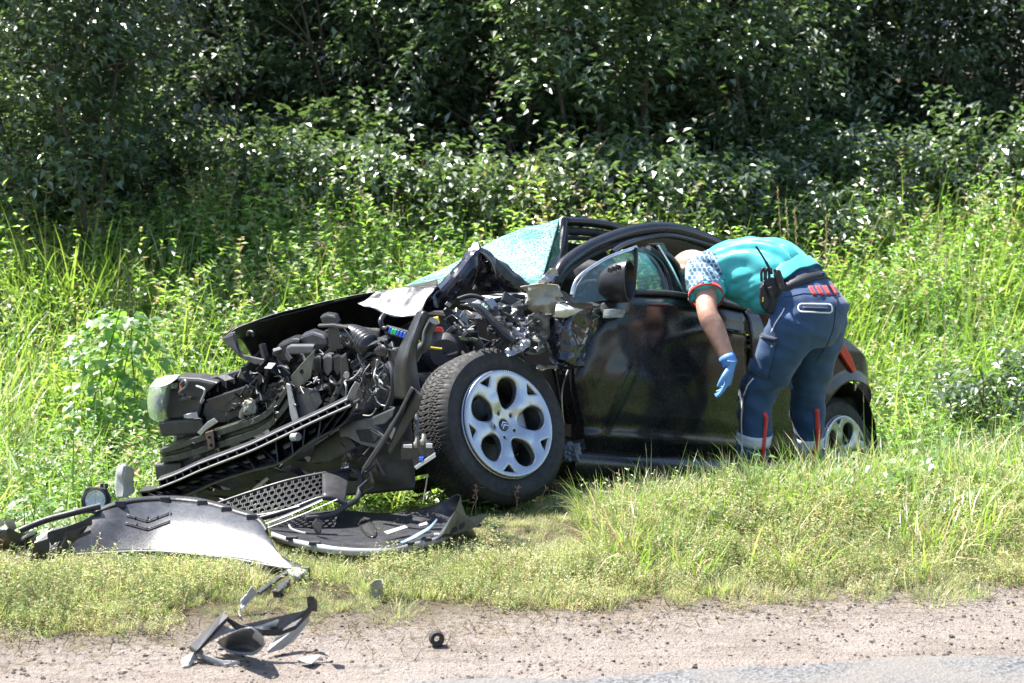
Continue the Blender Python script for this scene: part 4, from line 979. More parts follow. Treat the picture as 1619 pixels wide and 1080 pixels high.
b.grid([[q+RT*(r*math.cos(a))+UP*(r*1.2*math.sin(a))+Vector((0, d, 0)) for a in [2*math.pi*k/20 for k in range(20)]] for r, d in ((.008, .03), (.02, .025), (.03, .01), (.034, -.01))], True); b.build('reflector_bowl', CHROME, hl, smooth=True)
tube_o('lamp_wire', nose_pts(cA, [(210, 470, -.03), (230, 450, -.05), (240, 480, -.06), (205, 510, -.05), (230, 520, -.04)]), .008, PLASTM)
plate('amber_bulb', nose_pts(cA, [(200, 475), (215, 470), (214, 498), (203, 500)], -.03), .015, ORNG, hl, .003)
plate('lamp_gap', nose_pts(cA, [(155, 468), (192, 462), (190, 490), (158, 492)], -.01), .012, LENS, hl, .003)
nplate('lamp_bracket', cA, [(222, 622), (290, 608), (298, 640), (250, 642), (225, 640)], -.03, .012, PLASTL, hl)
nplate('lamp_bracket', cA, [(190, 540), (262, 532), (262, 548), (200, 556)], -.02, .02, PLASTG, hl)
tube_o('bracket_wire', nose_pts(cA, [(288, 478, -.02), (330, 500, -.04), (310, 560, -.04), (325, 545, -.03)]), .005, PLASTL)
# ---- plastic bumper carrier: ladder rail on top, waffle cells below
lt = [(90, 955), (190, 918), (300, 868), (430, 820), (560, 770), (700, 705), (810, 655), (930, 600), (1045, 545)]
lb = [(95, 990), (195, 952), (305, 903), (436, 852), (570, 800), (710, 735), (820, 683), (940, 628), (1060, 575)]
TT = catmull(nose_pts(cA, lt, -.26), 45); BB = catmull(nose_pts(cA, lb, -.28), 45)
ladder_mat = simple('carrier_plastic', (.03,.03,.034), .38, dirt=.15, dirtcol=(.10,.09,.08)); edge_mat = simple('pale_plastic_edge', (.33,.33,.34), .45, dirt=.3)  # paler plastic for the edge lines of the carrier
car_b = MB(); car_b.grid([[p+Vector((0, .07, .004)) for p in TT], [p+Vector((0, .075, .0)) for p in BB]])
carrier = car_b.build('bumper_carrier', ladder_mat, car, solid=.006)
for path, r in ((TT, .0042), (BB, .0042)): b = MB(); b.tube(path, r, 6); b.build('carrier_edge', edge_mat, carrier, smooth=True)
for k in range(1, 45, 2):
    b = MB(); a_, c_ = TT[k], BB[k]; wd = Vector((.003, .004, 0)); b.prism([a_-wd, a_+wd, c_+wd, c_-wd], Vector((0, .07, .004))); b.build('rung', ladder_mat if k % 4 else edge_mat, carrier)
for nm, path in (('carrier_flange', TT), ('carrier_flange', BB)):
    b = MB(); b.grid([path, [p+Vector((0, .075, .003)) for p in path]]); b.build(nm, ladder_mat, carrier, solid=.005)
# lower waffle beam
wt = [(0, 1010), (95, 992), (305, 905), (570, 802), (820, 686), (1060, 580), (1100, 560)]
wb = [(20, 1075), (200, 1040), (390, 960), (560, 905), (720, 860), (860, 760), (1010, 680), (1090, 590)]
W1 = catmull(nose_pts(cA, wt, -.24), 41); W2 = catmull(nose_pts(cA, wb, -.27), 41)
b = MB(); b.grid([[p+Vector((0, .09, 0)) for p in W1], [p+Vector((0, .09, 0)) for p in W2]]); waf = b.build('waffle_beam', PLAST, car, solid=.006)
for path in (W1, W2): b = MB(); b.grid([[p+Vector((0, -.005, 0)) for p in path], [p+Vector((0, .09, 0)) for p in path]]); b.build('beam_flange', ladder_mat, waf, solid=.007)
rr = random.Random(3)
for k in range(1, 40, 2):
    a_ = W1[k]; c_ = W2[min(40, max(0, k+rr.choice((-1, 0, 1))))]; wd = Vector((.0028, 0, 0))
    b = MB(); b.prism([a_-wd, a_+wd, c_+wd, c_-wd], Vector((0, .085, 0))); b.build('waffle_rib', ladder_mat, waf)
    if k < 38:
        p1 = W1[k].lerp(W2[k], .30); p2 = W1[k+2].lerp(W2[k+2], .30); p3 = W1[k+2].lerp(W2[k+2], .68); p4 = W1[k].lerp(W2[k], .68)
        m_ = (p1+p2+p3+p4)/4; b = MB(); b.prism([m_.lerp(q, .62)+Vector((0, .03, 0)) for q in (p1, p2, p3, p4)], Vector((0, .05, 0))); b.build('waffle_pad', PLASTG, waf, bevel=.004)
sheet('carrier_end', [nose_pts(cA, [(1040, 545), (1060, 500), (1085, 455)], -.25), nose_pts(cA, [(1075, 560), (1090, 520), (1110, 470)], -.2)], 8, 5, .004, 8, PLASTL, carrier, 3)
tube_o('tow_eye', nose_pts(cA, [(770, 735), (800, 732)], -.30), .016, PLASTL)
# struts from the carrier
nplate('carrier_strut', cA, [(565, 995), (640, 935), (655, 945), (590, 1000)], -.2, .02, PRIMER, carrier)
# ---- air box, battery tray and centre clutter
box_mat = simple('battery_case', (.030,.031,.036), .32, dirt=.25, dirtcol=(.11,.10,.09))
nplate('air_box', cA, [(810, 225), (870, 205), (930, 225), (950, 270), (925, 300), (860, 330), (805, 330), (800, 260)], .05, .12, box_mat, None, .012)
nplate('air_box', cA, [(660, 320), (700, 270), (770, 240), (810, 240), (800, 300), (870, 300), (880, 330), (800, 362), (720, 362), (690, 335)], .02, .14, PLASTG, None, .012)
nplate('air_box_lid', cA, [(735, 285), (760, 272), (880, 272), (875, 318), (740, 322)], -.02, .05, PLASTM, None, .008)
nplate('latch_tower', cA, [(905, 130), (940, 118), (985, 125), (1003, 168), (975, 182), (925, 178)], .0, .10, PLASTG, None, .008)
nplate('latch_tower', cA, [(950, 180), (1000, 176), (1020, 260), (1030, 290), (985, 298), (955, 290), (945, 230)], .0, .09, box_mat, None, .006)
nplate('latch_plate', cA, [(895, 172), (975, 168), (1050, 182), (1040, 192), (960, 184), (900, 184)], -.04, .05, PLAST, None, .003)
for k in range(3):
    x = 868+k*52
    nplate('ribbed_cover', cA, [(x, 336-k*4), (x+26, 326-k*4), (x+52, 332-k*4), (x+50, 400), (x+26, 432), (x+4, 400)], -.03, .10, PLASTM if k == 1 else PLASTG, None, .008)
olive = simple('olive_bracket', (.045,.05,.042), .45, dirt=.3)
nplate('bracket', cA, [(760, 430), (810, 370), (885, 290), (872, 380), (860, 440), (800, 486), (768, 470)], -.10, .012, olive)
b = MB(); q = nose_pts(cA, [(818, 405)], -.105)[0]; b.tube([q, q+Vector((0, .012, 0))], .010, 12); b.build('bracket_hole', DARK, car)
nplate('bracket', cA, [(738, 466), (775, 474), (900, 500), (920, 560), (880, 610), (800, 640), (760, 560)], -.06, .014, PLASTM)
nplate('bracket', cA, [(738, 466), (760, 470), (800, 640), (770, 660), (758, 620)], -.09, .02, PLASTL, None, .002)
nplate('bracket', cA, [(600, 640), (740, 480), (760, 620), (690, 700), (640, 690)], .0, .05, STEEL, None, .006)
nplate('wash_bottle', cA, [(1085, 450), (1130, 420), (1200, 400), (1255, 425), (1260, 580), (1200, 590), (1140, 620), (1075, 600)], -.02, .14, simple('speckled_black', (.03,.031,.035), .3, dirt=.4, dirtcol=(.16,.16,.17), scale=60), None, .014)
nplate('relay_box', cA, [(1175, 300), (1205, 275), (1245, 292), (1240, 335), (1195, 330)], -.04, .07, PLASTG, None, .006)
nplate('bracket', cA, [(1060, 360), (1150, 305), (1180, 310), (1130, 345), (1120, 372), (1070, 400)], -.03, .02, PLAST)
nplate('bracket', cA, [(1250, 290), (1310, 290), (1300, 420), (1270, 560), (1250, 500)], .03, .05, PLASTM, None, .006)
# corrugated intake hose
hp = catmull(nose_pts(cA, [(1020, 235, .1), (1070, 232, .06), (1120, 250, .03), (1165, 285, .0)]), 44)
b = MB(); b.tube(hp, [(.052 if i % 4 < 2 else .045) for i in range(44)], 18); b.build('intake_hose', PLASTG, car, smooth=True)
nplate('strut_arm', cA, [(1010, 330), (1040, 310), (1055, 400), (1045, 440), (985, 560), (945, 580), (960, 540), (1010, 440)], -.08, .03, PLASTG, None, .008)
b = MB(); q = nose_pts(cA, [(1040, 425)], -.12)[0]; b.tube([q, q+Vector((0, .03, 0))], .012, 14); b.build('bolt', ALU, car)
# coloured fuses
for k, (mt, x, y) in enumerate(((BLUEP, 1252, 182), (GREENP, 1262, 190), (GREENP, 1276, 192), (BLUEP, 1290, 197), (BLUEP, 1306, 203), (BLUEP, 1322, 209))):
    nplate('fuse', cA, [(x+6, y), (x+17, y+3), (x+10, y+30), (x-2, y+26)], .02, .02, mt, None, .002)
nplate('fuse_holder', cA, [(1240, 175), (1350, 205), (1340, 245), (1230, 215)], .05, .04, PLAST)
nplate('plug', cA, [(1462, 140), (1500, 130), (1510, 165), (1470, 178)], .10, .03, YELP)
nplate('plug', cA, [(1470, 180), (1520, 185), (1530, 210), (1480, 205)], .12, .03, REDP)
# wires
wr = random.Random(9)
for k in range(16):
    x0 = wr.uniform(1090, 1240); y0 = wr.uniform(340, 420); pts = [(x0, y0, -.08)]
    for j in range(4): x0 += wr.uniform(-45, 45); y0 += wr.uniform(10, 55); pts.append((x0, y0, -.08+wr.uniform(-.05, .03)))
    tube_o('cable', nose_pts(cA, pts), wr.choice((.0022, .003, .004)), wr.choice((PLASTL, PLAST, PLASTM)), car, 6)
tube_o('cable', nose_pts(cA, [(1255, 360, -.1), (1275, 430, -.12), (1270, 520, -.12), (1240, 600, -.12)]), .011, PLAST)
tube_o('cable', nose_pts(cA, [(1185, 530, -.1), (1210, 570, -.12), (1280, 585, -.12)]), .003, PLASTL)
tube_o('cable', nose_pts(cA, [(1190, 590, -.1), (1165, 625, -.12), (1125, 625, -.12)]), .003, PLASTL)
tube_o('cable', nose_pts(cA, [(1230, 120, .1), (1212, 150, .05), (1225, 185, .05), (1250, 190, .05)]), .010, PLASTG)
tube_o('cable', nose_pts(cA, [(1480, 150, -.04), (1450, 210, -.04), (1440, 270, -.05), (1400, 300, -.05), (1380, 340, -.03)]), .020, PLASTM)
tube_o('cable', nose_pts(cA, [(1030, 190, -.05), (1060, 230, -.05), (1110, 310, -.05)]), .003, PLAST)
tube_o('cable', [Dp(*cB(*p), 6.38) for p in ((125, 650), (160, 690), (250, 705))], .005, YELP)
for k in range(70):
    # small broken fittings through the bay
    x = wr.uniform(560, 1280); y = 400-(x-560)*.13+wr.uniform(-90, 190); q = nose_pts(cA, [(x, y)], wr.uniform(.04, .20))[0]
    a1 = rdir(wr, -1, 1); a2 = a1.orthogonal().normalized(); a3 = a1.cross(a2)
    b = MB(); b.box(q, a1*wr.uniform(.015, .06), a2*wr.uniform(.006, .03), a3*wr.uniform(.004, .018)); b.build('broken_fitting', wr.choice((PLAST, PLASTG, STEEL, PLASTG, PLAST, PLASTM)), car, bevel=.003)
# ---- torn wheel housing strips
sheet('wheel_liner_strip', [nose_pts(cA, [(1398, 108, -.1), (1350, 210, -.14), (1308, 300, -.18), (1282, 400, -.2), (1290, 540, -.2)]), nose_pts(cA, [(1425, 104, -.12), (1385, 200, -.2), (1350, 310, -.26), (1340, 400, -.26), (1350, 540, -.24)]), nose_pts(cA, [(1452, 106, -.1), (1408, 215, -.14), (1390, 300, -.18), (1395, 400, -.2), (1418, 520, -.2)])], 26, 12, .006, 4, PLASTG, car, 2, solid=.005)
nplate('arch_trim', cA, [(1365, 480), (1425, 525), (1400, 600), (1330, 720), (1260, 825), (1245, 800), (1290, 690), (1340, 580)], -.30, .03, PLASTG, None, .006)
nplate('arch_trim', cA, [(1365, 480), (1382, 492), (1240, 760), (1160, 880), (1112, 926), (1120, 890), (1200, 770), (1300, 610)], -.32, .025, PLAST, None, .005)
nplate('lamp_carrier', cA, [(1000, 690), (1070, 655), (1160, 640), (1285, 585), (1272, 632), (1235, 668), (1170, 680), (1232, 728), (1190, 790), (1120, 775), (1050, 735), (1010, 735)], -.22, .014, PLASTM, None, .004)
nplate('lamp_carrier', cA, [(1085, 700), (1160, 695), (1210, 728), (1175, 768), (1110, 755)], -.228, .01, DARK, None, .002)
nplate('lamp_carrier', cA, [(880, 780), (1000, 700), (1060, 740), (1100, 790), (960, 860), (850, 870)], -.16, .05, PLAST, None, .01)
# hanging fog lamp socket
sk = nplate('lamp_socket', cA, [(1318, 775), (1340, 768), (1375, 775), (1385, 760), (1400, 745), (1440, 755), (1475, 770), (1472, 800), (1488, 825), (1400, 890), (1382, 896), (1375, 850), (1318, 850), (1312, 810)], -.30, .05, PLASTG, None, .005)
nplate('socket_edge', cA, [(1382, 884), (1486, 812), (1490, 834), (1392, 898)], -.31, .008, PLASTL, sk, .001)
nplate('socket_clip', cA, [(1326, 772), (1370, 772), (1372, 790), (1326, 788)], -.31, .008, PLASTL, sk, .001)
nplate('socket_clip', cA, [(1440, 768), (1472, 768), (1472, 790), (1440, 788)], -.31, .008, PLASTL, sk, .001)
nplate('blue_clip', cA, [(1405, 835), (1428, 835), (1425, 855), (1405, 852)], -.312, .008, BLUEP, sk, .001)
for x, y in ((1395, 765), (1430, 752)):
    b = MB(); q = nose_pts(cA, [(x, y+20)], -.29)[0]; b.tube([q, q+Vector((0,0,.018)), q+Vector((0,0,.022)), q+Vector((0,0,.04))], [.012, .012, .008, .007], 12); b.build('bulb_base', PRIMER, sk, smooth=True)
tube_o('socket_wire', nose_pts(cA, [(1392, 755, -.27), (1398, 690, -.26), (1392, 630, -.24), (1385, 580, -.2)]), .007, PLASTM, sk)
tube_o('loose_wire', nose_pts(cA, [(1448, 920, -.28), (1440, 980, -.28), (1425, 1070, -.3)]), .0025, PRIMER)
# suspension in the shadow below
for pts, r, mt in (([(760, 760), (700, 745), (640, 735)], .025, STEEL), ([(720, 730), (690, 760), (660, 770)], .03, DARK), ([(640, 700), (600, 715), (540, 730)], .03, STEEL), ([(740, 640), (700, 655), (650, 690)], .022, STEEL)):
    tube_o('suspension_arm', [Dp(x, y, 6.35+.1*i) for i, (x, y) in enumerate(pts)], r, mt)
lump('bush_joint', Dp(560, 715, 6.4), RT*.05, UP*.05, FW*.05, STEEL, 5, .01, 12)
# ---- between nose and door: strap, crushed inner wing, torn fender
sheet('rubber_strap', [[Dp(*cB(*p), 6.42) for p in ((340, 482), (400, 490), (470, 560), (540, 640), (605, 695))], [Dp(*cB(*p), 6.38) for p in ((370, 480), (430, 500), (500, 570), (560, 625), (612, 668))], [Dp(*cB(*p), 6.44) for p in ((385, 478), (450, 490), (520, 555), (575, 615), (615, 655))]], 20, 6, .004, 5, PLASTG, car, 1, solid=.008)
sheet('bent_inner_wing', [[Dp(*cB(*p), 6.55) for p in ((668, 385), (680, 440), (700, 490), (740, 520))], [Dp(*cB(*p), 6.48) for p in ((740, 375), (750, 420), (770, 470), (780, 525))], [Dp(*cB(*p), 6.55) for p in ((840, 385), (835, 430), (815, 470), (800, 530))]], 30, 26, .05, 13, PRIMER, car, 2, solid=.004)
sheet('bent_inner_wing', [[Dp(*cB(*p), 6.55) for p in ((700, 530), (720, 600), (690, 660), (640, 740))], [Dp(*cB(*p), 6.5) for p in ((740, 520), (760, 600), (740, 660), (700, 730))], [Dp(*cB(*p), 6.6) for p in ((790, 520), (785, 600), (780, 650), (770, 720))]], 34, 24, .05, 12, simple('grey_primer', (.16,.17,.165), .5, .2, dirt=.5, dirtcol=(.05,.05,.045)), car, 5, solid=.004)
sheet('torn_metal', [[Dp(*cB(*p), 6.45) for p in ((540, 740), (590, 690), (640, 660), (680, 640))], [Dp(*cB(*p), 6.4) for p in ((580, 750), (620, 720), (660, 690), (690, 660))]], 24, 10, .04, 18, ALU, car, 2)
sheet('torn_metal', [[Dp(*cB(*p), 6.5) for p in ((440, 500), (520, 480), (600, 470), (660, 460))], [Dp(*cB(*p), 6.45) for p in ((450, 540), (540, 560), (600, 560), (660, 560))]], 24, 16, .05, 14, PLASTG, car, 7)
sheet('torn_metal', [[Dp(*cB(*p), 6.55) for p in ((560, 610), (620, 590), (680, 575))], [Dp(*cB(*p), 6.5) for p in ((580, 660), (640, 650), (690, 620))]], 20, 14, .04, 20, ALU, car, 9)
sheet('torn_metal', [[Dp(*cB(*p), 6.5) for p in ((720, 385), (760, 340), (800, 300), (830, 310))], [Dp(*cB(*p), 6.5) for p in ((740, 400), (790, 370), (820, 340), (835, 340))]], 20, 10, .03, 16, ALU, car, 3)
for k in range(46):
    x = wr.uniform(280, 780); y = wr.uniform(470, 760); q = Dp(*cB(x, y), wr.uniform(6.5, 6.75))
    a1 = rdir(wr, -1, 1); a2 = a1.orthogonal().normalized(); a3 = a1.cross(a2)
    b = MB(); b.box(q, a1*wr.uniform(.012, .055), a2*wr.uniform(.006, .03), a3*wr.uniform(.003, .014)); b.build('broken_fitting', wr.choice((PLAST, PLASTG, STEEL, ALU, PLASTM, PLAST)), car, bevel=.003)
plate('tray_edge', [Dp(*cB(*p), 6.5) for p in ((310, 645), (360, 640), (430, 655), (425, 668), (350, 662), (315, 658))], .02, simple('green_tinted_tray', (.20,.24,.12), .4), car, .002)
plate('tray_edge', [Dp(*cB(*p), 6.5) for p in ((330, 610), (410, 604), (412, 614), (335, 622))], .02, PLASTL, car, .002)
b = MB(); cc = Dp(*cB(265, 720), 6.5)
b.grid([[cc+RT*(r*math.cos(a))+UP*(r*.95*math.sin(a))+Vector((0, d, 0)) for a in [2*math.pi*k/30 for k in range(30)]] for r, d in ((.004, -.03), (.06, -.035), (.085, -.015), (.09, .03))], True); b.build('pulley_cover', PLAST, car, smooth=True, autosmooth=40)
sheet('torn_fender', [[Sp(*cB(*p), -.02) for p in ((830, 470), (810, 530), (790, 590), (785, 660), (800, 740))], [Sp(*cB(*p), .06) for p in ((900, 470), (890, 530), (860, 600), (850, 670), (850, 760))], [Sp(*cB(*p), .08) for p in ((980, 470), (970, 540), (950, 610), (930, 690), (900, 790))], [Sp(*cB(*p), -.01) for p in ((1060, 515), (1030, 560), (1000, 640), (975, 720), (950, 790))]], 26, 24, .032, 8, FLAKED, car, 3, solid=.003, sharp=20)
sheet('bare_filler', [[Sp(*cB(*p), .045) for p in ((825, 478), (880, 472), (935, 475), (985, 478))], [Sp(*cB(*p), .085) for p in ((822, 510), (880, 512), (940, 508), (978, 500))], [Sp(*cB(*p), .075) for p in ((820, 545), (870, 548), (900, 538), (960, 512))]], 18, 10, .012, 10, simple('cream_filler', (.52,.50,.40), .55, dirt=.2, dirtcol=(.2,.19,.16)), car, 3, sharp=30)
sheet('torn_fender_edge', [[Sp(*cB(*p), .05) for p in ((790, 740), (840, 745), (900, 740), (965, 735))], [Sp(*cB(*p), .09) for p in ((800, 775), (850, 780), (900, 790), (960, 770))], [Sp(*cB(*p), .05) for p in ((830, 790), (870, 805), (905, 812), (950, 780))]], 26, 16, .035, 16, FLAKED2, car, 5)
sheet('pillar_skin', [[Sp(*cB(*p), -.18) for p in ((830, 395), (880, 425), (940, 460))], [Sp(*cB(*p), -.12) for p in ((835, 440), (880, 462), (960, 475))]], 16, 8, .01, 9, PAINT, car, 3)
sheet('arch_edge', [[Sp(*cB(*p), .0) for p in ((725, 785), (760, 790), (800, 785), (830, 775))], [Sp(*cB(*p), .03) for p in ((740, 805), (770, 805), (810, 800), (832, 795))]], 16, 8, .02, 20, PRIMER, car, 3)
# door post and inner sill seen in the gap
for pts, mt in (([(740, 780), (800, 800), (830, 900), (850, 1000), (880, 1090), (800, 1090), (760, 940), (700, 850)], PLAST), ([(820, 800), (890, 815), (900, 900), (940, 1080), (890, 1085), (860, 960)], PAINT)):
    plate('front_pillar', [Sp(*cB(*p), -.12) for p in pts], .05, mt, car, .006, -NN)
rail_px('pillar_flange', [cB(885, 810)+(-.10,), cB(855, 900)+(-.10,), cB(852, 990)+(-.10,), cB(862, 1085)+(-.10,)], .005, ALU, car, 6)
rail_px('pillar_flange', [cB(820, 810)+(-.10,), cB(835, 900)+(-.10,), cB(845, 960)+(-.10,)], .004, PLASTM, car, 6)
lump('torn_foam', Sp(903, 716, -.02), RT*.035, UP*.04, FW*.03, simple('foil_foam', (.12,.15,.2), .4, .3, dirt=.4), 4, .02, 30)

# thin torn shards, straps and loose wires all through the bay
wr = random.Random(77)
for k in range(46):
    x = wr.uniform(420, 1290); y = 520-(x-420)*.22+wr.uniform(-120, 170); q = nose_pts(cA, [(x, y)], wr.uniform(-.06, .10))[0]
    a1 = rdir(wr, -1, 1)*wr.uniform(.02, .075); a2 = a1.orthogonal().normalized()*wr.uniform(.006, .022); n1 = a1.cross(a2).normalized()*.003
    b = MB(); b.prism([q-a1, q-a1*.2+a2, q+a1, q+a1*.3-a2], n1); b.build('torn_shard', wr.choice((PLAST, PLASTG, PLASTM, STEEL, PLASTL, PLASTG)), car)
for k in range(34):
    x = wr.uniform(480, 1280); y = 470-(x-480)*.2+wr.uniform(-110, 190); pts = [(x, y, wr.uniform(-.08, .02))]
    for j in range(4): x += wr.uniform(-40, 40); y += wr.uniform(-25, 40); pts.append((x, y, wr.uniform(-.10, .02)))
    tube_o('cable', nose_pts(cA, pts), wr.choice((.0018, .0025, .004, .006)), wr.choice((PLAST, PLAST, PLASTG, PLASTM, PLASTL)), car, 6)
for k in range(26):
    x = wr.uniform(300, 760); y = wr.uniform(500, 740); pts = [Dp(*cB(x, y), wr.uniform(6.40, 6.52))]
    for j in range(3): x += wr.uniform(-45, 45); y += wr.uniform(-30, 35); pts.append(Dp(*cB(x, y), wr.uniform(6.38, 6.52)))
    tube_o('cable', pts, wr.choice((.0018, .003, .005, .007)), wr.choice((PLAST, PLASTG, PLASTM, ALU)), car, 6)

# broken undertray and crushed radiator pack closing the gaps below and behind the beams
def crushed(name, px_pts, off, mat, amp, freq, seed):
    rows = [[Dp(x, y, front_y(x)+off) for x, y in r] for r in px_pts]; return sheet(name, rows, 30, 18, amp, freq, mat, car, seed, solid=.006, sharp=24)
crushed('undertray', [[(236, 792), (330, 752), (430, 708), (530, 660), (640, 640)], [(250, 800), (340, 775), (440, 750), (540, 720), (650, 700)], [(300, 806), (370, 800), (450, 792), (540, 785), (655, 775)]], .02, PLAST, .03, 8, 12)
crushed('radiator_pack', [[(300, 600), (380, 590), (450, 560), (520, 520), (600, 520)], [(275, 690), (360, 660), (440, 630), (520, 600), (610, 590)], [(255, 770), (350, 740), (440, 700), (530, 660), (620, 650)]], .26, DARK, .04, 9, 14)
for k in range(40):
    x = wr.uniform(260, 640); y = 800-(x-236)*.38+wr.uniform(0, 80); y = min(y, 798); q = Dp(x, y, front_y(x)-wr.uniform(.03, .16))
    a1 = rdir(wr, -.6, .6)*wr.uniform(.02, .08); a2 = a1.orthogonal().normalized()*wr.uniform(.006, .025); n1 = a1.cross(a2).normalized()*.004
    b = MB(); b.prism([q-a1, q-a1*.2+a2, q+a1, q+a1*.3-a2], n1); b.build('torn_shard', wr.choice((PLAST, PLASTG, PLAST, PLASTM, STEEL)), car)
# ================================================================ DEBRIS ON THE VERGE
FASCIA = simple('scuffed_bumper_skin', (.030,.031,.036), .34, dirt=.35, dirtcol=(.10,.10,.10), scale=22, bumps=.12, coat=.15, spec=.6)
GRILLE = simple('grille_plastic', (.028,.028,.032), .40, dirt=.2, dirtcol=(.09,.085,.08))
def gp(c, x, y, z=.03): return Gz(*c(x, y), z)
def bvh_of(o):
    dg = bpy.context.evaluated_depsgraph_get(); e = o.evaluated_get(dg); me = e.to_mesh(); M = o.matrix_world
    org = ORG[o.name]; v = [p.co+org for p in me.vertices]; f = [tuple(q.vertices) for q in me.polygons]; e.to_mesh_clear()
    return BVHTree.FromPolygons(v, f)
def hit(bv, px, py, lift=.003):
    d = ray(px, py).normalized(); loc, nrm, i, dist = bv.ray_cast(CAM, d)
    if loc is None: return None
    if nrm.dot(d) > 0: nrm = -nrm
    return loc+nrm*lift
def strip(name, bv, pts, width, mat, parent, lift=.003, n=None, closed=False, base=None, thick=.0015):
    """a raised line laid on a surface; pts and width in photograph pixels"""
    P = [Vector((x, y, 0)) for x, y in pts]
    if closed: P.append(P[0])
    Q = []
    for a, b_ in zip(P, P[1:]):
        k = max(2, int((b_-a).length/4)); Q += [a.lerp(b_, i/k) for i in range(k)]
    Q.append(P[-1]); L = []; last = None
    for i, q in enumerate(Q):
        t = (Q[min(i+1, len(Q)-1)]-Q[max(i-1, 0)]).normalized(); nn = Vector((-t.y, t.x, 0))*width/2
        a, b_ = hit(bv, q.x+nn.x, q.y+nn.y, lift), hit(bv, q.x-nn.x, q.y-nn.y, lift)
        if a is None or b_ is None or (L and (a-L[-1][0]).length > .12): continue
        L.append((a, b_))
    if len(L) < 2: return None
    v = [p for q in L for p in q]; f = [(2*i, 2*i+1, 2*i+3, 2*i+2) for i in range(len(L)-1)]
    return mobj(name, v, f, mat, parent, smooth=True, solid=thick)
def patch(name, bv, quads, mat, parent, lift=.003, n=8, thick=.0015):
    """quad patches laid on a surface; each quad is four photograph pixels"""
    v = []; f = []
    for q in quads:
        o = len(v); g = []
        for j in range(n+1):
            for i in range(n+1):
                a = Vector(q[0]).lerp(Vector(q[1]), i/n); b_ = Vector(q[3]).lerp(Vector(q[2]), i/n); c_ = a.lerp(b_, j/n); h = hit(bv, c_.x, c_.y, lift)
                g.append(h)
        idx = {}
        for k, h in enumerate(g):
            if h is not None: idx[k] = len(v); v.append(h)
        for j in range(n):
            for i in range(n):
                ks = [j*(n+1)+i, j*(n+1)+i+1, (j+1)*(n+1)+i+1, (j+1)*(n+1)+i]
                if all(k in idx for k in ks):
                    w4 = [v[idx[k]] for k in ks]
                    if max((w4[a]-w4[b_]).length for a in range(4) for b_ in range(a)) < .06: f.append([idx[k] for k in ks])
    if not f: return None
    return mobj(name, v, f, mat, parent, smooth=True, solid=thick)

# ---- bumper skin with the badge recess, lying face up
pairs = [((300, 400), (240, 510)), ((420, 325), (330, 503)), ((520, 288), (430, 498)), ((620, 270), (530, 492)), ((760, 264), (690, 489)), ((880, 274), (840, 499)), ((970, 294), (980, 514)), ((1060, 322), (1090, 530)), ((1150, 352), (1180, 547)), ((1195, 407), (1260, 560)), ((1222, 482), (1310, 566)), ((1300, 530), (1350, 566)), ((1385, 557), (1392, 563))]
topr, midr, botr = [], [], []
for (t, b_) in pairs:
    B = gp(cD, b_[0], b_[1], .035); span = (b_[1]-t[1])/225; Tt = Dp(*cD(*t), B.y+lerp(.17, .30, sstep(420, 800, t[0]))*span)
    topr.append(Tt); botr.append(B); midr.append(B.lerp(Tt, .5)+Vector((0, -.006, .016))*span)
bump_root = empty('bumper_skin', (-1.1, 5.7, 0)); tag(bump_root, 'torn front bumper skin with double chevron badge recess lying on the grass', 'bumper')
fas = sheet('bumper_face', [topr, midr, botr], 64, 16, .006, 3, FASCIA, bump_root, 4, solid=.004, ridged=False, sharp=60)
bv = bvh_of(fas)
for dy, k in ((0, 1.), (36, 1.06)):
    cx, cy = 664, 358+dy
    for sg in (-1, 1):
        e = cD(cx+sg*(95*k), cy-(32+4*sg)); m_ = cD(cx, cy)
        strip('badge_groove', bv, [e, m_], 2.6, DARK, fas, .0015)
        strip('badge_edge', bv, [(e[0], e[1]-2.4), (m_[0], m_[1]-2.6)], 1.4, PLASTM, fas, .002)
for x, y in ((607, 338), (664, 338), (768, 320), (614, 368), (708, 336)):
    strip('badge_pin', bv, [cD(x, y-6), cD(x, y+6)], 2.4, DARK, fas, .004)
# folded top flange with tabs, lower edge and left inner frame
b = MB(); tc = catmull(topr[1:10], 40); b.grid([[p+Vector((0, 0, .004)) for p in tc], [p+Vector((0, .035, .012)) for p in tc], [p+Vector((0, .05, -.03)) for p in tc]]); b.build('top_flange', PLAST, fas, smooth=True, solid=.004)
for k in (6, 14, 21, 27, 33):
    q = tc[k]; b = MB(); b.box(q+Vector((0, .0, .0)), RT*.018, Vector((0, .012, -.008)), Vector((0, .004, .012))); b.build('flange_tab', PLAST, fas, bevel=.003)
bc = catmull(botr, 50); b = MB(); b.grid([bc, [p+Vector((0, .01, -.03)) for p in bc]]); b.build('lower_flange', PLAST, fas, smooth=True, solid=.004)
b = MB(); b.tube([p+Vector((0, -.003, .002)) for p in bc], .0035, 6); b.build('lower_edge', PLASTL, fas, smooth=True)
for k in (16, 19, 24, 29): b = MB(); b.box(bc[k]+Vector((0, -.004, -.004)), RT*.016, Vector((0, .006, 0)), Vector((0, 0, .008))); b.build('clip_slot', PLASTM, fas, bevel=.002)
def lie(name, c, pts, z, thick, mat, parent=None, bevel=.003, label=None, cat=None, group=None, up=None):
    """outline lying on or leaning over the ground; each point (x, y[, z])"""
    P = [gp(c, p[0], p[1], p[2] if len(p) > 2 else z) for p in pts]; b = MB(); b.prism(P, Vector(up) if up else Vector((0, 0, -thick)))
    base = None if parent else sum(P, Vector())/len(P)
    if base is not None: base.z = ground_z(base.x, base.y)
    o = b.build(name, mat, parent, bevel=bevel, base=base)
    if label: tag(o, label, cat, group)
    return o
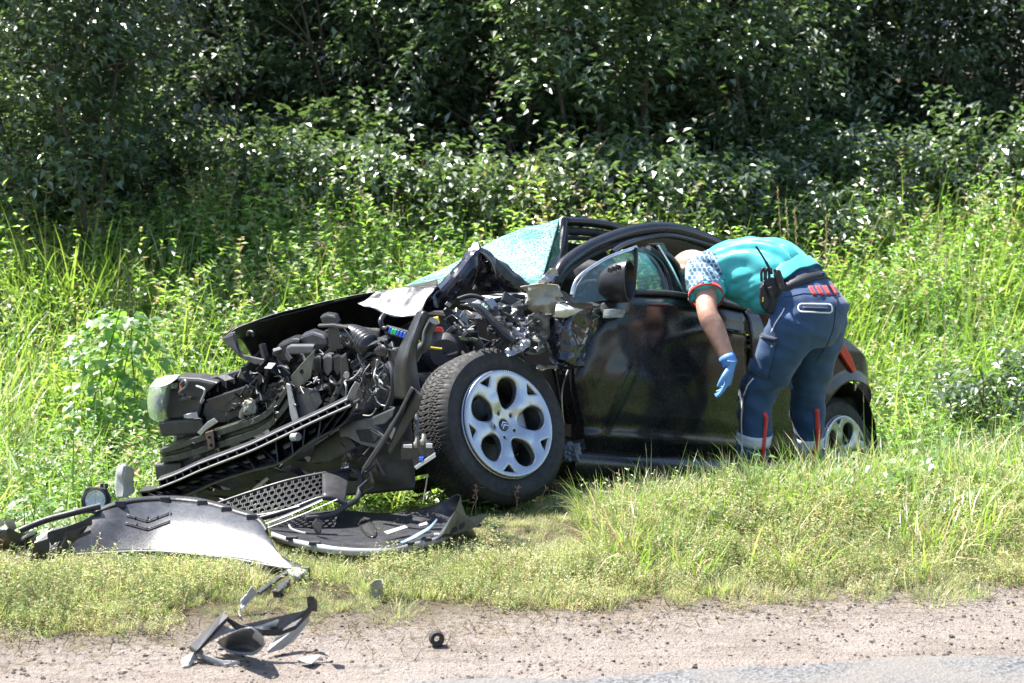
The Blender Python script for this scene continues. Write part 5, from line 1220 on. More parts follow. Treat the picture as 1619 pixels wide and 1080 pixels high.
lie('inner_frame', cD, [(-20, 560, .02), (60, 520, .04), (150, 430, .09), (240, 380, .12), (300, 372, .13), (270, 440, .10), (230, 505, .06), (120, 560, .03), (0, 590, .02)], .05, .02, PLASTG, bump_root, .006)
lie('inner_frame', cD, [(130, 500, .09), (148, 452, .13), (225, 425, .15), (215, 480, .11), (180, 500, .09), (140, 508, .08)], .1, .03, PLAST, bump_root, .004)
lie('inner_frame', cD, [(210, 400, .15), (300, 375, .17), (410, 335, .19), (415, 345, .18), (330, 385, .16), (300, 400, .15), (230, 440, .12)], .1, .02, PLAST, bump_root, .003)
lie('inner_frame', cD, [(300, 395, .16), (400, 370, .17), (410, 390, .16), (350, 415, .14), (320, 440, .12), (250, 500, .08), (240, 490, .08)], .1, .015, PLAST, bump_root, .003)
lie('outer_lip', cD, [(-20, 545, .03), (100, 530, .05), (240, 505, .05), (330, 498, .045), (330, 515, .02), (230, 530, .02), (100, 570, .02), (-20, 600, .02)], .05, .03, FASCIA, bump_root, .005)
tube_o('top_edge_strip', [gp(cD, x, y, z) for x, y, z in ((90, 395, .10), (200, 350, .13), (330, 315, .155), (450, 285, .17))], .012, PLAST, bump_root, 8)
# left end: box shaped absorber ends
root2 = empty('bumper_bracket', gp(cD, 70, 450, .0)); tag(root2, 'broken black bumper side bracket beyond the left end of the bumper skin', 'bracket')
for pts in ([(-30, 430, .08), (35, 378, .14), (85, 400, .12), (130, 410, .11), (160, 405, .11), (150, 430, .08), (40, 470, .05), (-30, 500, .03)], [(-30, 400, .1), (20, 385, .12), (50, 395, .1), (-30, 450, .05)]):
    lie('bracket_box', cD, pts, .1, .04, PLASTG, root2, .006)
for pts in ([(-20, 352, .16), (20, 350, .16), (20, 362, .15), (-20, 364, .15)], [(20, 345, .17), (60, 340, .17), (75, 375, .13), (60, 385, .12), (35, 370, .14)], [(120, 410, .12), (160, 395, .13), (165, 425, .10), (100, 440, .08), (60, 450, .07)]):
    lie('bracket_tab', cD, pts, .1, .01, PLASTL, root2, .002)
tube_o('bracket_rim', [gp(cD, x, y, z) for x, y, z in ((-20, 470, .05), (40, 452, .07), (100, 440, .09), (165, 405, .12))], .006, PLASTG, root2, 6)
lie('plastic_shard', cD, [(-10, 598), (50, 570), (66, 580), (20, 612), (-10, 630)], .05, .006, PLASTL, None, .001, 'pale plastic shard poking out below the bracket of the bumper', 'shard')
# ---- round fog lamp in a hexagonal housing
fl = empty('fog_lamp', gp(cD, 430, 300, .0)); tag(fl, 'round fog lamp with clear lens in black hexagonal housing lying behind the bumper skin', 'lamp')
fc = Dp(*cD(428, 258), 6.05); A1 = Vector((.10, -.97, .22)).normalized(); A2 = RT; A3 = A2.cross(A1).normalized(); A3 = A3 if A3.z > 0 else -A3
ring = lambda r, d, n=28, k=1: [fc+A1*d+A2*(r*math.cos(a))+A3*(r*k*math.sin(a)) for a in [2*math.pi*q/n for q in range(n)]]
b = MB(); b.prism([fc+A2*x+A3*y-A1*.03 for x, y in ((-.058, .0), (-.042, .042), (-.03, .052), (.04, .048), (.06, .01), (.055, -.05), (-.045, -.052))], A1*.028); b.build('housing', PLAST, fl, bevel=.006)
b = MB(); b.grid([ring(.047, -.004), ring(.047, .010), ring(.041, .012), ring(.040, .004)], True); b.build('bezel', PLAST, fl, smooth=True, autosmooth=40)
b = MB(); b.grid([ring(.001, .014), ring(.018, .013), ring(.032, .010), ring(.041, .004)], True); b.build('lens', LENS, fl, smooth=True)
b = MB(); b.grid([ring(.002, -.0015), ring(.02, -.001), ring(.033, .001), ring(.040, .003)], True); b.build('reflector', CHROME, fl, smooth=True)
for x in (.022, .04): b = MB(); b.box(fc+A2*x+A3*.055-A1*.015, A2*.006, A1*.008, A3*.01); b.build('clip', PLAST, fl, bevel=.002)
# ---- upright torn bracket behind
sheet_root = sheet('torn_bracket', [[Dp(*cD(*p), 6.2) for p in ((530, 105), (522, 160), (520, 205), (522, 250))], [Dp(*cD(*p), 6.15) for p in ((560, 98), (555, 160), (560, 205), (560, 245))], [Dp(*cD(*p), 6.2) for p in ((602, 118), (595, 170), (600, 210), (598, 222))]], 12, 8, .012, 14, PLASTL, None, 3, base=Dp(*cD(560, 250), 6.2))
tag(sheet_root, 'crumpled pale grey bracket standing upright beside the fog lamp', 'bracket')
# ---- honeycomb grille
gr = empty('bumper_grille', gp(cE, 250, 460, 0)); tag(gr, 'black honeycomb bumper grille torn loose below the wheel arch', 'grille')
gA = [Dp(*cE(*p), y_) for p, y_ in (((-170, 470), 6.0), ((0, 412), 6.0), ((170, 360), 6.02), ((340, 325), 6.05), ((470, 306), 6.1))]
gB = [Dp(*cE(*p), y_) for p, y_ in (((-190, 560), 5.78), ((0, 545), 5.75), ((170, 500), 5.74), ((340, 440), 5.76), ((440, 470), 5.78))]
ga = catmull(gA, 40); gbb = catmull(gB, 40)
def gpt(u, v): x = u*38; k = int(min(38, x)); fr_ = x-k; return ga[k].lerp(ga[min(k+1, 39)], fr_).lerp(gbb[k].lerp(gbb[min(k+1, 39)], fr_), v)
nu, nv = 15, 6; cells = 0
hexb = []
for j in range(nv):
    for i in range(nu):
        cu = (i+.5*(j % 2)+.5)/(nu+.5)*.76; cv = (j+.5)/nv; ru = .76/(nu+.5)*.5; rv = .62/nv
        P = [gpt(cu+ru*math.cos(a)*1.0, max(0, min(1, cv+rv*math.sin(a)))) for a in [math.pi/6+q*math.pi/3 for q in range(6)]]
        b = MB(); ci = sum(P, Vector())/6; dn = Vector((0, .008, -.014))
        outr = P; inn = [ci.lerp(p, .80) for p in P]
        b.grid([[p+dn for p in outr], outr, inn, [p+dn for p in inn]], True)
        b.build('grille_cell', GRILLE, gr)
b = MB(); b.grid([[gpt(.75+.25*i/8, j/6) for i in range(9)] for j in range(7)]); ge = b.build('grille_end', GRILLE, gr, smooth=True, solid=.008)
b = MB(); b.tube(ga, .008, 8); b.build('grille_frame', GRILLE, gr, smooth=True)
b = MB(); b.tube(gbb, .010, 8); b.build('grille_frame', GRILLE, gr, smooth=True)
tube_o('end_rim', [Dp(*cE(*p), y_) for p, y_ in (((470, 306), 6.1), ((508, 330), 6.05), ((510, 390), 5.95), ((490, 450), 5.85), ((440, 478), 5.78), ((380, 520), 5.75), ((250, 540), 5.72))], .012, GRILLE, gr, 8)
for pts in ([(500, 390), (555, 340), (552, 358), (505, 415)], [(495, 430), (572, 385), (570, 400), (500, 450)]):
    plate('grille_prong', [Dp(*cE(*p), 5.9) for p in pts], .012, GRILLE, gr, .004)
# long pale trims lying over the grille
def trim(pts, wid, mat, label, Ys):
    P = [Dp(*cE(*p), y_) for p, y_ in zip(pts, Ys)]; b = MB(); q = catmull(P, 14); b.tube(q, wid, 6, flat=.35)
    o = b.build('trim_strip', mat, None, smooth=True, autosmooth=40, base=q[0]-Vector((0, 0, q[0].z))); tag(o, label, 'trim'); return o
trim([(-20, 590), (120, 540), (240, 490), (330, 450)], .016, PLASTG, 'dark straight trim strip lying across the honeycomb grille', (5.62, 5.62, 5.63, 5.64))
trim([(0, 607), (130, 560), (260, 508), (400, 448)], .005, PLASTL, 'thin pale trim strip along the front of the grille', (5.60, 5.60, 5.61, 5.62))
trim([(-60, 520), (0, 522), (80, 512), (220, 480)], .004, PLASTL, 'thin bent wire trim resting on the honeycomb grille', (5.7, 5.7, 5.7, 5.7))
# ---- second bumper shell with the oval lamp hole
r3 = empty('bumper_corner', gp(cE, 550, 640, 0)); tag(r3, 'curved bumper corner shell with an oval lamp hole in front of the tyre', 'bumper')
bt = [(80, 560), (240, 515), (400, 500), (560, 515), (700, 515), (820, 490), (900, 460), (960, 425), (985, 430)]
bm_ = [(75, 590), (230, 590), (400, 600), (560, 610), (700, 600), (820, 570), (900, 540), (960, 510), (985, 500)]
bb = [(90, 605), (200, 640), (360, 672), (520, 684), (660, 680), (760, 655), (880, 625), (980, 570), (1030, 545)]
rT = [Dp(*cE(*p), 6.05-.1*(i/8)) for i, p in enumerate(bt)]; rM = [gp(cE, p[0], p[1], .035) for p in bm_]; rB = [gp(cE, p[0], p[1], .07) for p in bb]
shell = sheet('corner_shell', [rT, rM, rB], 60, 20, .006, 4, simple('corner_skin', (.024,.025,.030), .42, dirt=.3, dirtcol=(.09,.09,.095), scale=20), r3, 4, solid=.005, ridged=False, sharp=60)
bv = bvh_of(shell)
ov = lambda k: [cE(545+k*42*math.cos(a)*.95+k*8*math.sin(a), 590+k*38*math.sin(a)+k*16*math.cos(a)) for a in [2*math.pi*q/26 for q in range(26)]]
pts = [hit(bv, x, y, .004) for x, y in ov(.82)]; pts = [p for p in pts if p]
mobj('lamp_hole', pts, [tuple(range(len(pts)))], DARK, shell)
strip('lamp_hole_rim', bv, ov(.95), 3.0, PLASTG, shell, .004, closed=True)
bc = catmull(rB, 46); b = MB(); b.grid([bc, [p+Vector((.0, -.012, .004)) for p in bc], [p+Vector((0, -.014, -.02)) for p in bc]]); b.build('shell_rim', PLASTL, shell, smooth=True, solid=.004)
for k in (5, 9, 27, 31, 34, 37, 40): b = MB(); b.box(bc[k]+Vector((0, -.008, .006)), RT*.02, Vector((0, .01, .0)), Vector((0, 0, .006))); b.build('rim_tab', PLAST if k % 2 else PLASTL, shell, bevel=.002)
lie('shell_wing', cE, [(905, 600, .12), (960, 500, .15), (985, 430, .19), (990, 470, .16), (1015, 535, .10), (1110, 515, .08), (1060, 570, .06), (960, 605, .06), (860, 640, .06)], .1, .008, PLASTM, r3, .003)
for pts in ([(930, 590, .095), (965, 575, .1), (960, 590, .09), (935, 602, .09)], [(975, 568, .1), (1005, 552, .1), (1000, 568, .09), (980, 580, .09)]): lie('wing_slot', cE, pts, .1, .012, DARK, r3, .001)
lie('torn_flap', cE, [(440, 660, .06), (600, 650, .07), (760, 625, .08), (700, 650, .07), (560, 672, .06)], .1, .004, DARK, r3, .001)
sheet('blue_strip', [[gp(cE, *p, .10) for p in ((700, 650), (760, 620), (830, 580), (870, 540))], [gp(cE, *p, .095) for p in ((710, 658), (780, 628), (840, 590), (876, 548))]], 14, 4, .004, 9, simple('blue_grey_strip', (.25,.33,.42), .35), r3, 1)
for pts in ([(785, 565), (825, 553), (828, 566), (790, 575)], [(620, 600), (720, 570), (735, 580), (640, 612)]): lie('scuff_flap', cE, [(x, y, .085) for x, y in pts], .1, .004, PLASTL, r3, .001)
lie('shell_bracket', cE, [(280, 560, .1), (300, 535, .13), (330, 548, .12), (322, 600, .07), (300, 610, .06)], .1, .01, PLASTM, r3, .002)
tube_o('shell_hook', [gp(cE, x, y, z) for x, y, z in ((170, 570, .1), (185, 590, .09), (230, 605, .085), (250, 608, .085))], .004, PLASTL, r3, 6)
# ---- headlamp bracket on the dirt
r4 = empty('broken_headlamp', gp(cD, 1060, 960, 0)); tag(r4, 'broken black and grey headlamp frame lying on the pale dirt', 'headlamp')
H = lambda name, pts, mat, th=.010: lie(name, cD, pts, .05, th, mat, r4, .003)
H('frame_bar', [(850, 912, .04), (1000, 762, .12), (1030, 775, .12), (980, 820, .10), (900, 915, .05), (880, 935, .04)], PLAST, .014)
H('frame_bar', [(1005, 770, .12), (1080, 812, .10), (1180, 838, .09), (1290, 830, .09), (1385, 735, .15), (1400, 745, .14), (1330, 820, .10), (1260, 848, .08), (1150, 850, .08), (1060, 825, .09)], PLAST, .014)
H('frame_tip', [(1378, 692, .19), (1410, 690, .19), (1426, 712, .17), (1424, 742, .15), (1385, 738, .15)], PLAST, .012)
H('frame_arm', [(975, 812, .09), (1060, 832, .08), (1000, 850, .07), (940, 885, .05), (900, 920, .04), (920, 950, .03), (1000, 975, .02), (1080, 978, .02), (1010, 995, .01), (930, 970, .015), (880, 945, .02), (895, 905, .04), (960, 850, .07)], PLASTL)
H('frame_foot', [(812, 968, .015), (870, 945, .03), (890, 955, .02), (850, 1000, .01), (820, 1005, .01)], PLASTL)
H('frame_side', [(1215, 905, .03), (1240, 870, .05), (1300, 850, .06), (1360, 780, .10), (1395, 745, .13), (1390, 790, .09), (1330, 870, .04), (1270, 915, .02), (1200, 935, .02)], PLASTL)
H('frame_arm', [(1080, 832, .085), (1180, 815, .10), (1255, 790, .12), (1240, 812, .10), (1180, 840, .085)], PLASTL)
cupA = [gp(cD, x, y, z) for x, y, z in ((975, 892, .04), (1030, 862, .09), (1085, 838, .12), (1120, 835, .13))]
cupM = [gp(cD, x, y, z) for x, y, z in ((1010, 925, .015), (1070, 905, .03), (1120, 890, .05), (1165, 860, .10))]
cupB = [gp(cD, x, y, z) for x, y, z in ((1030, 940, .01), (1090, 950, .01), (1150, 945, .02), (1188, 905, .05))]
sheet('lamp_bowl', [cupA, cupM, cupB], 16, 10, .0, 3, PLASTM, r4, 1, solid=.004, sharp=60)
b = MB(); b.tube([p+Vector((0, 0, .002)) for p in catmull([cupA[0], cupM[0], cupB[0], cupB[1], cupB[2], cupB[3]], 20)], .005, 6); b.build('bowl_rim', PLASTL, r4, smooth=True)
sheet('bowl_back', [[gp(cD, x, y, z) for x, y, z in ((1085, 838, .12), (1130, 832, .13), (1180, 870, .10), (1190, 905, .05))], [gp(cD, x, y, z) for x, y, z in ((1090, 870, .07), (1120, 880, .06), (1150, 905, .04), (1160, 935, .02))]], 10, 6, .0, 3, PLASTL, r4, 1, sharp=60)
# ---- small pieces
def bit(name, c, pts, z, th, mat, label, cat='shard', group=None): return lie(name, c, [(p[0], p[1], .012+.35*(p[2] if len(p) > 2 else z)) for p in pts], z, th, mat, None, .002, label, cat, group)
bit('plastic_flap', cD, [(548, 640, .04), (575, 605, .08), (625, 580, .11), (662, 590, .10), (640, 610, .08), (590, 632, .05)], .05, .005, PLASTM, 'flat grey plastic flap stuck in the grass in front of the bumper skin', 'flap')
o = sheet('crumpled_foil', [[gp(cD, x, y, z) for x, y, z in ((1080, 705, .05), (1100, 690, .06), (1130, 645, .09))], [gp(cD, x, y, z) for x, y, z in ((1075, 790, .01), (1100, 740, .03), (1160, 680, .06))]], 12, 8, .02, 24, PLASTL, None, 3, base=gp(cD, 1080, 790, .0)); tag(o, 'crumpled pale plastic strip standing behind the lamp frame', 'strip')
bit('trim_strip', cD, [(1155, 665, .06), (1290, 565, .09), (1310, 558, .09), (1300, 575, .08), (1170, 672, .05)], .05, .01, PLASTM, 'narrow grey trim strip below the tapered tip of the bumper skin', 'trim')
bit('lamp_shell', cD, [(1225, 665, .05), (1245, 640, .06), (1295, 600, .09), (1305, 612, .08), (1280, 650, .05), (1250, 672, .04)], .05, .02, PLAST, 'small black housing piece under the tapered tip of the bumper skin', 'piece')
bit('bracket_piece', cD, [(1290, 570, .09), (1340, 562, .09), (1385, 572, .08), (1340, 600, .07), (1310, 595, .07)], .05, .012, PLASTL, 'scuffed silver bracket at the tapered tip of the bumper skin', 'bracket')
cS = crop(440, 760, 2.453)
o = sheet('crumpled_cup', [[gp(cS, x, y, z) for x, y, z in ((350, 430, .03), (352, 405, .05), (375, 392, .065))], [gp(cS, x, y, z) for x, y, z in ((375, 455, .01), (385, 430, .03), (402, 385, .07))], [gp(cS, x, y, z) for x, y, z in ((395, 460, .01), (405, 430, .03), (405, 400, .06))]], 10, 8, .01, 18, simple('olive_cup', (.28,.27,.19), .6), None, 2, base=gp(cS, 380, 460, 0)); tag(o, 'crumpled olive grey plastic cap among the verge weeds', 'cap')
b = MB(); q = gp(cS, 614, 612, .022); d = Vector((.2, -.95, .15)).normalized(); e1 = d.orthogonal().normalized(); e2 = d.cross(e1)
rg = lambda r, t: [q+d*t+e1*(r*math.cos(a))+e2*(r*math.sin(a)) for a in [2*math.pi*k/20 for k in range(20)]]
b.grid([rg(.009, .016), rg(.020, .018), rg(.022, .012), rg(.022, -.012), rg(.010, -.014), rg(.009, .016)], True); o = b.build('rubber_bushing', RUBBER, None, smooth=True, autosmooth=40, base=q-Vector((0, 0, .022))); tag(o, 'black rubber ring bushing lying on the dirt shoulder', 'bushing')
bit('plastic_shard', cS, [(75, 690, .012), (110, 680, .02), (165, 678, .02), (130, 708, .012), (110, 705, .012)], .015, .004, PLASTL, 'flat pale shard on bare dirt beside the lamp frame', 'shard')
bit('plastic_shard', cD, [(1345, 975, .012), (1400, 955, .02), (1440, 958, .02), (1400, 990, .012)], .015, .004, PLASTL, 'thin pale shard in the shade edge of the lamp frame', 'shard')
# pebbles and crumbs on the shoulder
M_STONE = simple('pebble', (.055,.047,.042), .85, scale=60, var=.6); M_STONEL = simple('pale_pebble', (.24,.20,.165), .9, scale=60, var=.4)
def stone_mesh(seed, mat):
    bm = bmesh.new(); bmesh.ops.create_icosphere(bm, subdivisions=2, radius=1); r = random.Random(seed); o = Vector((seed*7, 0, 0))
    for q in bm.verts: q.co = q.co*(1+.45*noise.noise(q.co*1.3+o)); q.co.z *= .6
    me = bpy.data.meshes.new('stone'); bm.to_mesh(me); bm.free(); me.materials.append(mat); return me
C_STN = proto_coll('pebble_shape', [stone_mesh(i, M_STONE if i < 4 else M_STONEL) for i in range(6)])
def scatter_stones():
    pts = []
    for i in range(17000):
        x = rng.uniform(-2, 2.3); y = rng.uniform(3.9, 5.4); v = vroad(x, y)
        if v > .15 or y < road_edge(x)-.25: continue
        dens = .25+.75*sstep(-.05, .35, fbm((x*2.2, y*2.2, 8), 3)+.2)
        if rng.random() > dens: continue
        s_ = .0013+.0052*rng.random()**5 + (.006 if rng.random() < .006 else 0)
        pts.append((x, y, ground_z(x, y)+s_*.2, rng.uniform(-.5, .5), rng.uniform(-.5, .5), rng.uniform(0, 6.28), s_, rng.randrange(6)))
    scatter('gravel', pts, C_STN, 'dark crumbs and pebbles strewn over the dirt shoulder', 'gravel')
    # loose straws, twigs and dead bits at the grass edge
    pts = []
    for i in range(6500):
        x = rng.uniform(-2, 2.3); y = rng.uniform(4.2, 5.6); v = vroad(x, y)
        if rng.random() > (1-sstep(.0, .35, abs(v+.02+.2*fbm((x*1.1, y*.4, 5), 3)))): continue
        pts.append((x, y, ground_z(x, y)+.004, math.pi/2+rng.uniform(-.25, .25), 0, rng.uniform(0, 6.28), rng.uniform(.25, .9), rng.randrange(4)))
    ls = []
    for k in range(4):
        b = LB(); b.blade((0, 0, 0), 0, .10, .003, .8, 0, 4, 0); b.blade((.01, 0, 0), 2, .06, .004, 1.0, 1, 4, 0.2); ls.append(b.mesh('straw', [M_STRAW, simple('dead_leaf', (.12,.085,.055), .8)]))
    scatter('litter', pts, proto_coll('straw_shape', ls), 'dry straw and dead leaf bits along the edge of the verge', 'litter')
for i in range(23):                                        # pressed grass under and in front of the torn-off pieces
    x = -1.95+i*.098
    for y, h in ((5.95, .03), (5.8, .03), (5.65, .03), (5.5, .04), (5.36, .065), (5.22, .09)):
        if x < -.45 or y > 5.35: KEEP.append((x, y+(.10 if x > -.55 else 0), .15, h))
for (x, y, r) in ((-.9, 4.72, .18), (-.75, 4.8, .22), (-.6, 4.85, .18), (-.75, 5.15, .14), (-.75, 4.55, .2)): KEEP.append((x, y, r, .03))
for (x, y, r, h) in ((0.0, 6.05, .25, .10), (.25, 6.25, .2, .12), (-1.0, 6.35, .4, .12), (-1.4, 6.5, .4, .12), (-.6, 6.2, .35, .10), (1.07, 7.2, .25, .08), (1.40, 7.45, .25, .08)): KEEP.append((x, y, r, h))
for k in range(8): KEEP.append((.45+.16*k, 6.2+.13*k, .3, .30+.06*(k % 3))); KEEP.append((.6+.17*k, 6.6+.13*k, .3, .17)); KEEP.append((.75+.17*k, 6.95+.13*k, .25, .10))
# ================================================================ THE MEDIC LEANING INTO THE CAR
ZV = Vector((0, 0, 1)); FD = -NN; RD = AX                       # facing the car; his right-hand side
man = empty('person', (1.25, 7.3, -.3)); tag(man, 'person in teal shirt and navy work trousers bending into the rear of the wreck', 'person')
def ringv(c, a, b_, n=24, sq=1.0):
    out = []
    for k in range(n):
        t = 2*math.pi*k/n; ct, st = math.cos(t), math.sin(t)
        out.append(Vector(c)+Vector(a)*(abs(ct)**sq*(1 if ct >= 0 else -1))+Vector(b_)*(abs(st)**sq*(1 if st >= 0 else -1)))
    return out
def loft(mb, rings):
    n = len(rings[0]); o = len(mb.v); mb.grid(rings, True)
    c0 = len(mb.v); mb.v.append(sum(rings[0], Vector())/n); mb.v.append(sum(rings[-1], Vector())/n)
    for k in range(n): mb.f.append((c0, o+(k+1) % n, o+k)); mb.f.append((c0+1, o+(len(rings)-1)*n+k, o+(len(rings)-1)*n+(k+1) % n))
def limb(mb, pts, rad, n=20, m=18, side=None, flat=1.0):
    """tapering limb through pts; rad per point, optional flattening across 'side'"""
    P = catmull(pts, m); Rr = [r.x for r in catmull([Vector((r, 0, 0)) for r in rad], m)]; rings = []
    s0 = Vector(side) if side is not None else RD
    for i in range(m):
        t = (P[min(i+1, m-1)]-P[max(i-1, 0)]).normalized(); a = s0-t*s0.dot(t)
        a = a.normalized() if a.length > 1e-4 else t.orthogonal().normalized()
        b_ = t.cross(a); rings.append(ringv(P[i], a*Rr[i], b_*Rr[i]*flat, n))
    loft(mb, rings)
def ellipsoid(mb, c, ax, ay, az, n=18, m=12):
    rings = []
    for j in range(1, m):
        ph = math.pi*j/m; rings.append([Vector(c)+Vector(az)*math.cos(ph)+(Vector(ax)*math.cos(2*math.pi*k/n)+Vector(ay)*math.sin(2*math.pi*k/n))*math.sin(ph) for k in range(n)])
    loft(mb, rings)
def fuse(name, mb, voxel, mat, parent, smooth_it=6, wrinkle=None, fac=.5):
    """union of the shapes as one continuous skin"""
    me = bpy.data.meshes.new('tmp'); me.from_pydata([tuple(v) for v in mb.v], [], mb.f); o = bpy.data.objects.new('tmp', me); COL.objects.link(o)
    bm = bmesh.new(); bm.from_mesh(me); bmesh.ops.recalc_face_normals(bm, faces=bm.faces); bm.to_mesh(me); bm.free()
    r = o.modifiers.new('r', 'REMESH'); r.mode = 'VOXEL'; r.voxel_size = voxel; r.adaptivity = 0
    if smooth_it: q = o.modifiers.new('s', 'SMOOTH'); q.iterations = smooth_it; q.factor = fac
    dg = bpy.context.evaluated_depsgraph_get(); dg.update(); e = o.evaluated_get(dg); m2 = e.to_mesh()
    v = [p.co.copy() for p in m2.vertices]; nn = [p.normal.copy() for p in m2.vertices]; f = [tuple(q.vertices) for q in m2.polygons]; e.to_mesh_clear()
    bpy.data.objects.remove(o); bpy.data.meshes.remove(me)
    if wrinkle: v = [p+n_*wrinkle(p) for p, n_ in zip(v, nn)]
    return mobj(name, v, f, mat, parent, smooth=True)
SKIN, nt, bs = new_mat('skin'); n_ = noise_n(nt, 40, 4, .6); nt.links.new(ramp(nt, n_.outputs[0], [(.3, (.42,.22,.15)), (.7, (.56,.33,.24))]).outputs[0], bs.inputs['Base Color']); bs.inputs['Roughness'].default_value = .5; bs.inputs['Subsurface Weight'].default_value = .08; bs.inputs['Subsurface Radius'].default_value = (.02,.008,.004); bump(nt, bs, n_.outputs[0], .1, .002)
def cloth(name, col, rough=.75, weave=900, var=.15):
    m, nt, bs = new_mat(name); n = noise_n(nt, 9, 4, .6); w_ = noise_n(nt, weave, 2, .5)
    nt.links.new(ramp(nt, n.outputs[0], [(.3, tuple(c*(1-var) for c in col)), (.7, tuple(c*(1+var) for c in col))]).outputs[0], bs.inputs['Base Color'])
    bs.inputs['Roughness'].default_value = rough; bs.inputs['Sheen Weight'].default_value = .15; bs.inputs['Sheen Roughness'].default_value = .5; bump(nt, bs, w_.outputs[0], .25, .001); return m
TEAL = cloth('teal_jersey', (.06,.44,.45), .33); NAVY = cloth('navy_twill', (.019,.058,.142)); NAVYD = cloth('dark_navy_twill', (.012,.022,.055)); PALEB = cloth('pale_blue_print', (.34,.50,.60), .6)
DOT = cloth('navy_print', (.03,.09,.17), .6); REDC = cloth('red_trim', (.62,.03,.03), .6); REFL = simple('reflective_tape', (.62,.62,.68), .4, var=.05); WHITEP = simple('white_piping', (.70,.70,.72), .5, var=.05)
GLOVE = simple('blue_nitrile', (.13,.30,.68), .45, bumps=.2, scale=20, var=.12); BOOT = simple('black_boot', (.02,.02,.02), .5); LEATHER = simple('black_webbing', (.012,.013,.018), .55, bumps=.2)
# joints
SPINE = [Vector(p) for p in ((1.335, 7.10, .69), (1.275, 7.165, .775), (1.175, 7.265, .83), (1.075, 7.365, .85), (1.0, 7.44, .85), (.94, 7.50, .845))]
HIPC = Vector((1.338, 7.096, .683)); LH = HIPC-RD*.095; RH = HIPC+RD*.095
LK, RK = Vector((1.115, 7.16, .285)), Vector((1.38, 7.33, .27)); LA, RA = Vector((1.085, 7.20, -.14)), Vector((1.405, 7.45, -.19))
LS, RS = Vector((.885, 7.31, .845)), Vector((1.115, 7.57, .85))
LE, LW = Vector((.875, 7.09, .675)), Vector((.968, 6.985, .452)); RE, RW = Vector((1.22, 7.52, .62)), Vector((1.298, 7.37, .425))
HEAD = Vector((.845, 7.575, .815))
# ---- trousers
tm = MB()
tdir = (SPINE[1]-SPINE[0]).normalized(); back = NN
def ring_at(c, t, hw, ht, sq=1): a = RD; b_ = Vector(t).normalized().cross(a).normalized(); return ringv(c, a*hw, b_*ht, 28, sq)
loft(tm, [ring_at(HIPC+Vector((0, 0, -.16))+NN*-.01, ZV, .12, .09), ring_at(HIPC+Vector((0, 0, -.10)), ZV+NN*-.1, .178, .125), ring_at(HIPC+NN*.015, ZV-NN*.2, .186, .142, .95), ring_at(HIPC+tdir*.08+NN*.01, tdir+ZV, .188, .142), ring_at(HIPC+tdir*.165, tdir+ZV*.3, .172, .133)])
limb(tm, [LH+Vector((0, 0, -.01)), LH.lerp(LK, .45)+NN*.01, LK, LK.lerp(LA, .5)+NN*.012, LA+Vector((0, 0, -.03))], [.116, .106, .083, .075, .074], 24, 26)
limb(tm, [RH+Vector((0, 0, -.01)), RH.lerp(RK, .45)+NN*.01, RK, RK.lerp(RA, .5)+NN*.012, RA+Vector((0, 0, -.03))], [.116, .104, .081, .074, .072], 24, 26)
def wr_tr(p):
    k = sstep(.75, .2, p.z) if False else (1-sstep(.3, .7, p.z))
    a = noise.noise(Vector((p.x*10+p.z*6, p.y*10, p.z*15)))*.010*(.4+k)+(.5-abs(noise.noise(Vector((p.x*8+p.z*9, p.y*8-p.z*5, p.z*10)))))*.010+noise.noise(p*20)*.004
    return a-.012*max(0, noise.noise(Vector((p.x*5+p.z*7, p.y*5, p.z*9+3))))
trous = fuse('trousers', tm, .0095, NAVY, man, 8, wr_tr)
# ---- shirt: torso, shoulders and near sleeve
sm = MB()
hwt = [.160, .172, .186, .196, .170, .085]; tht = [.118, .150, .158, .140, .112, .075]
rings = []; SP = catmull([SPINE[0]+tdir*.125, SPINE[1].lerp(SPINE[2], .35)]+SPINE[2:], 16); HWc = [q.x for q in catmull([Vector((a, 0, 0)) for a in hwt], 16)]; THc = [q.x for q in catmull([Vector((a, 0, 0)) for a in tht], 16)]
for i in range(16): rings.append(ring_at(SP[i], SP[min(i+1, 15)]-SP[max(i-1, 0)], HWc[i]+.006, THc[i]+.004, .92))
loft(sm, rings)
hemL = LS.lerp(LE, .62)
limb(sm, [LS+RD*.08+Vector((0, 0, .0)), LS+Vector((0, 0, .005)), LS.lerp(LE, .3), hemL], [.085, .088, .080, .078], 22, 14)
limb(sm, [RS-RD*.08, RS, RS.lerp(RE, .3), RS.lerp(RE, .6)], [.085, .085, .076, .074], 22, 14)
def wr_sh(p):
    q = p-SPINE[0]; s_ = q.dot(tdir); l_ = q.dot(RD)
    # long folds drawn from the shoulder blades to the waist, short drag folds at the belly
    ph = l_*95+s_*16+3.5*noise.noise(Vector((s_*5, l_*5, 1)))
    f = (abs(math.sin(ph*.5))**1.2-.5)*.026*sstep(-.02, .10, s_)*(1-.7*sstep(.38, .52, s_))*sstep(-.3, .3, noise.noise(Vector((s_*3.5, l_*7, 8)))+.15)
    f += noise.noise(Vector((s_*22+p.z*18, l_*7, p.z*9)))*.014*(1-sstep(.75, .9, p.z))+noise.noise(p*15)*.007
    return f
shirt = fuse('shirt', sm, .0085, TEAL, man, 7, wr_sh)
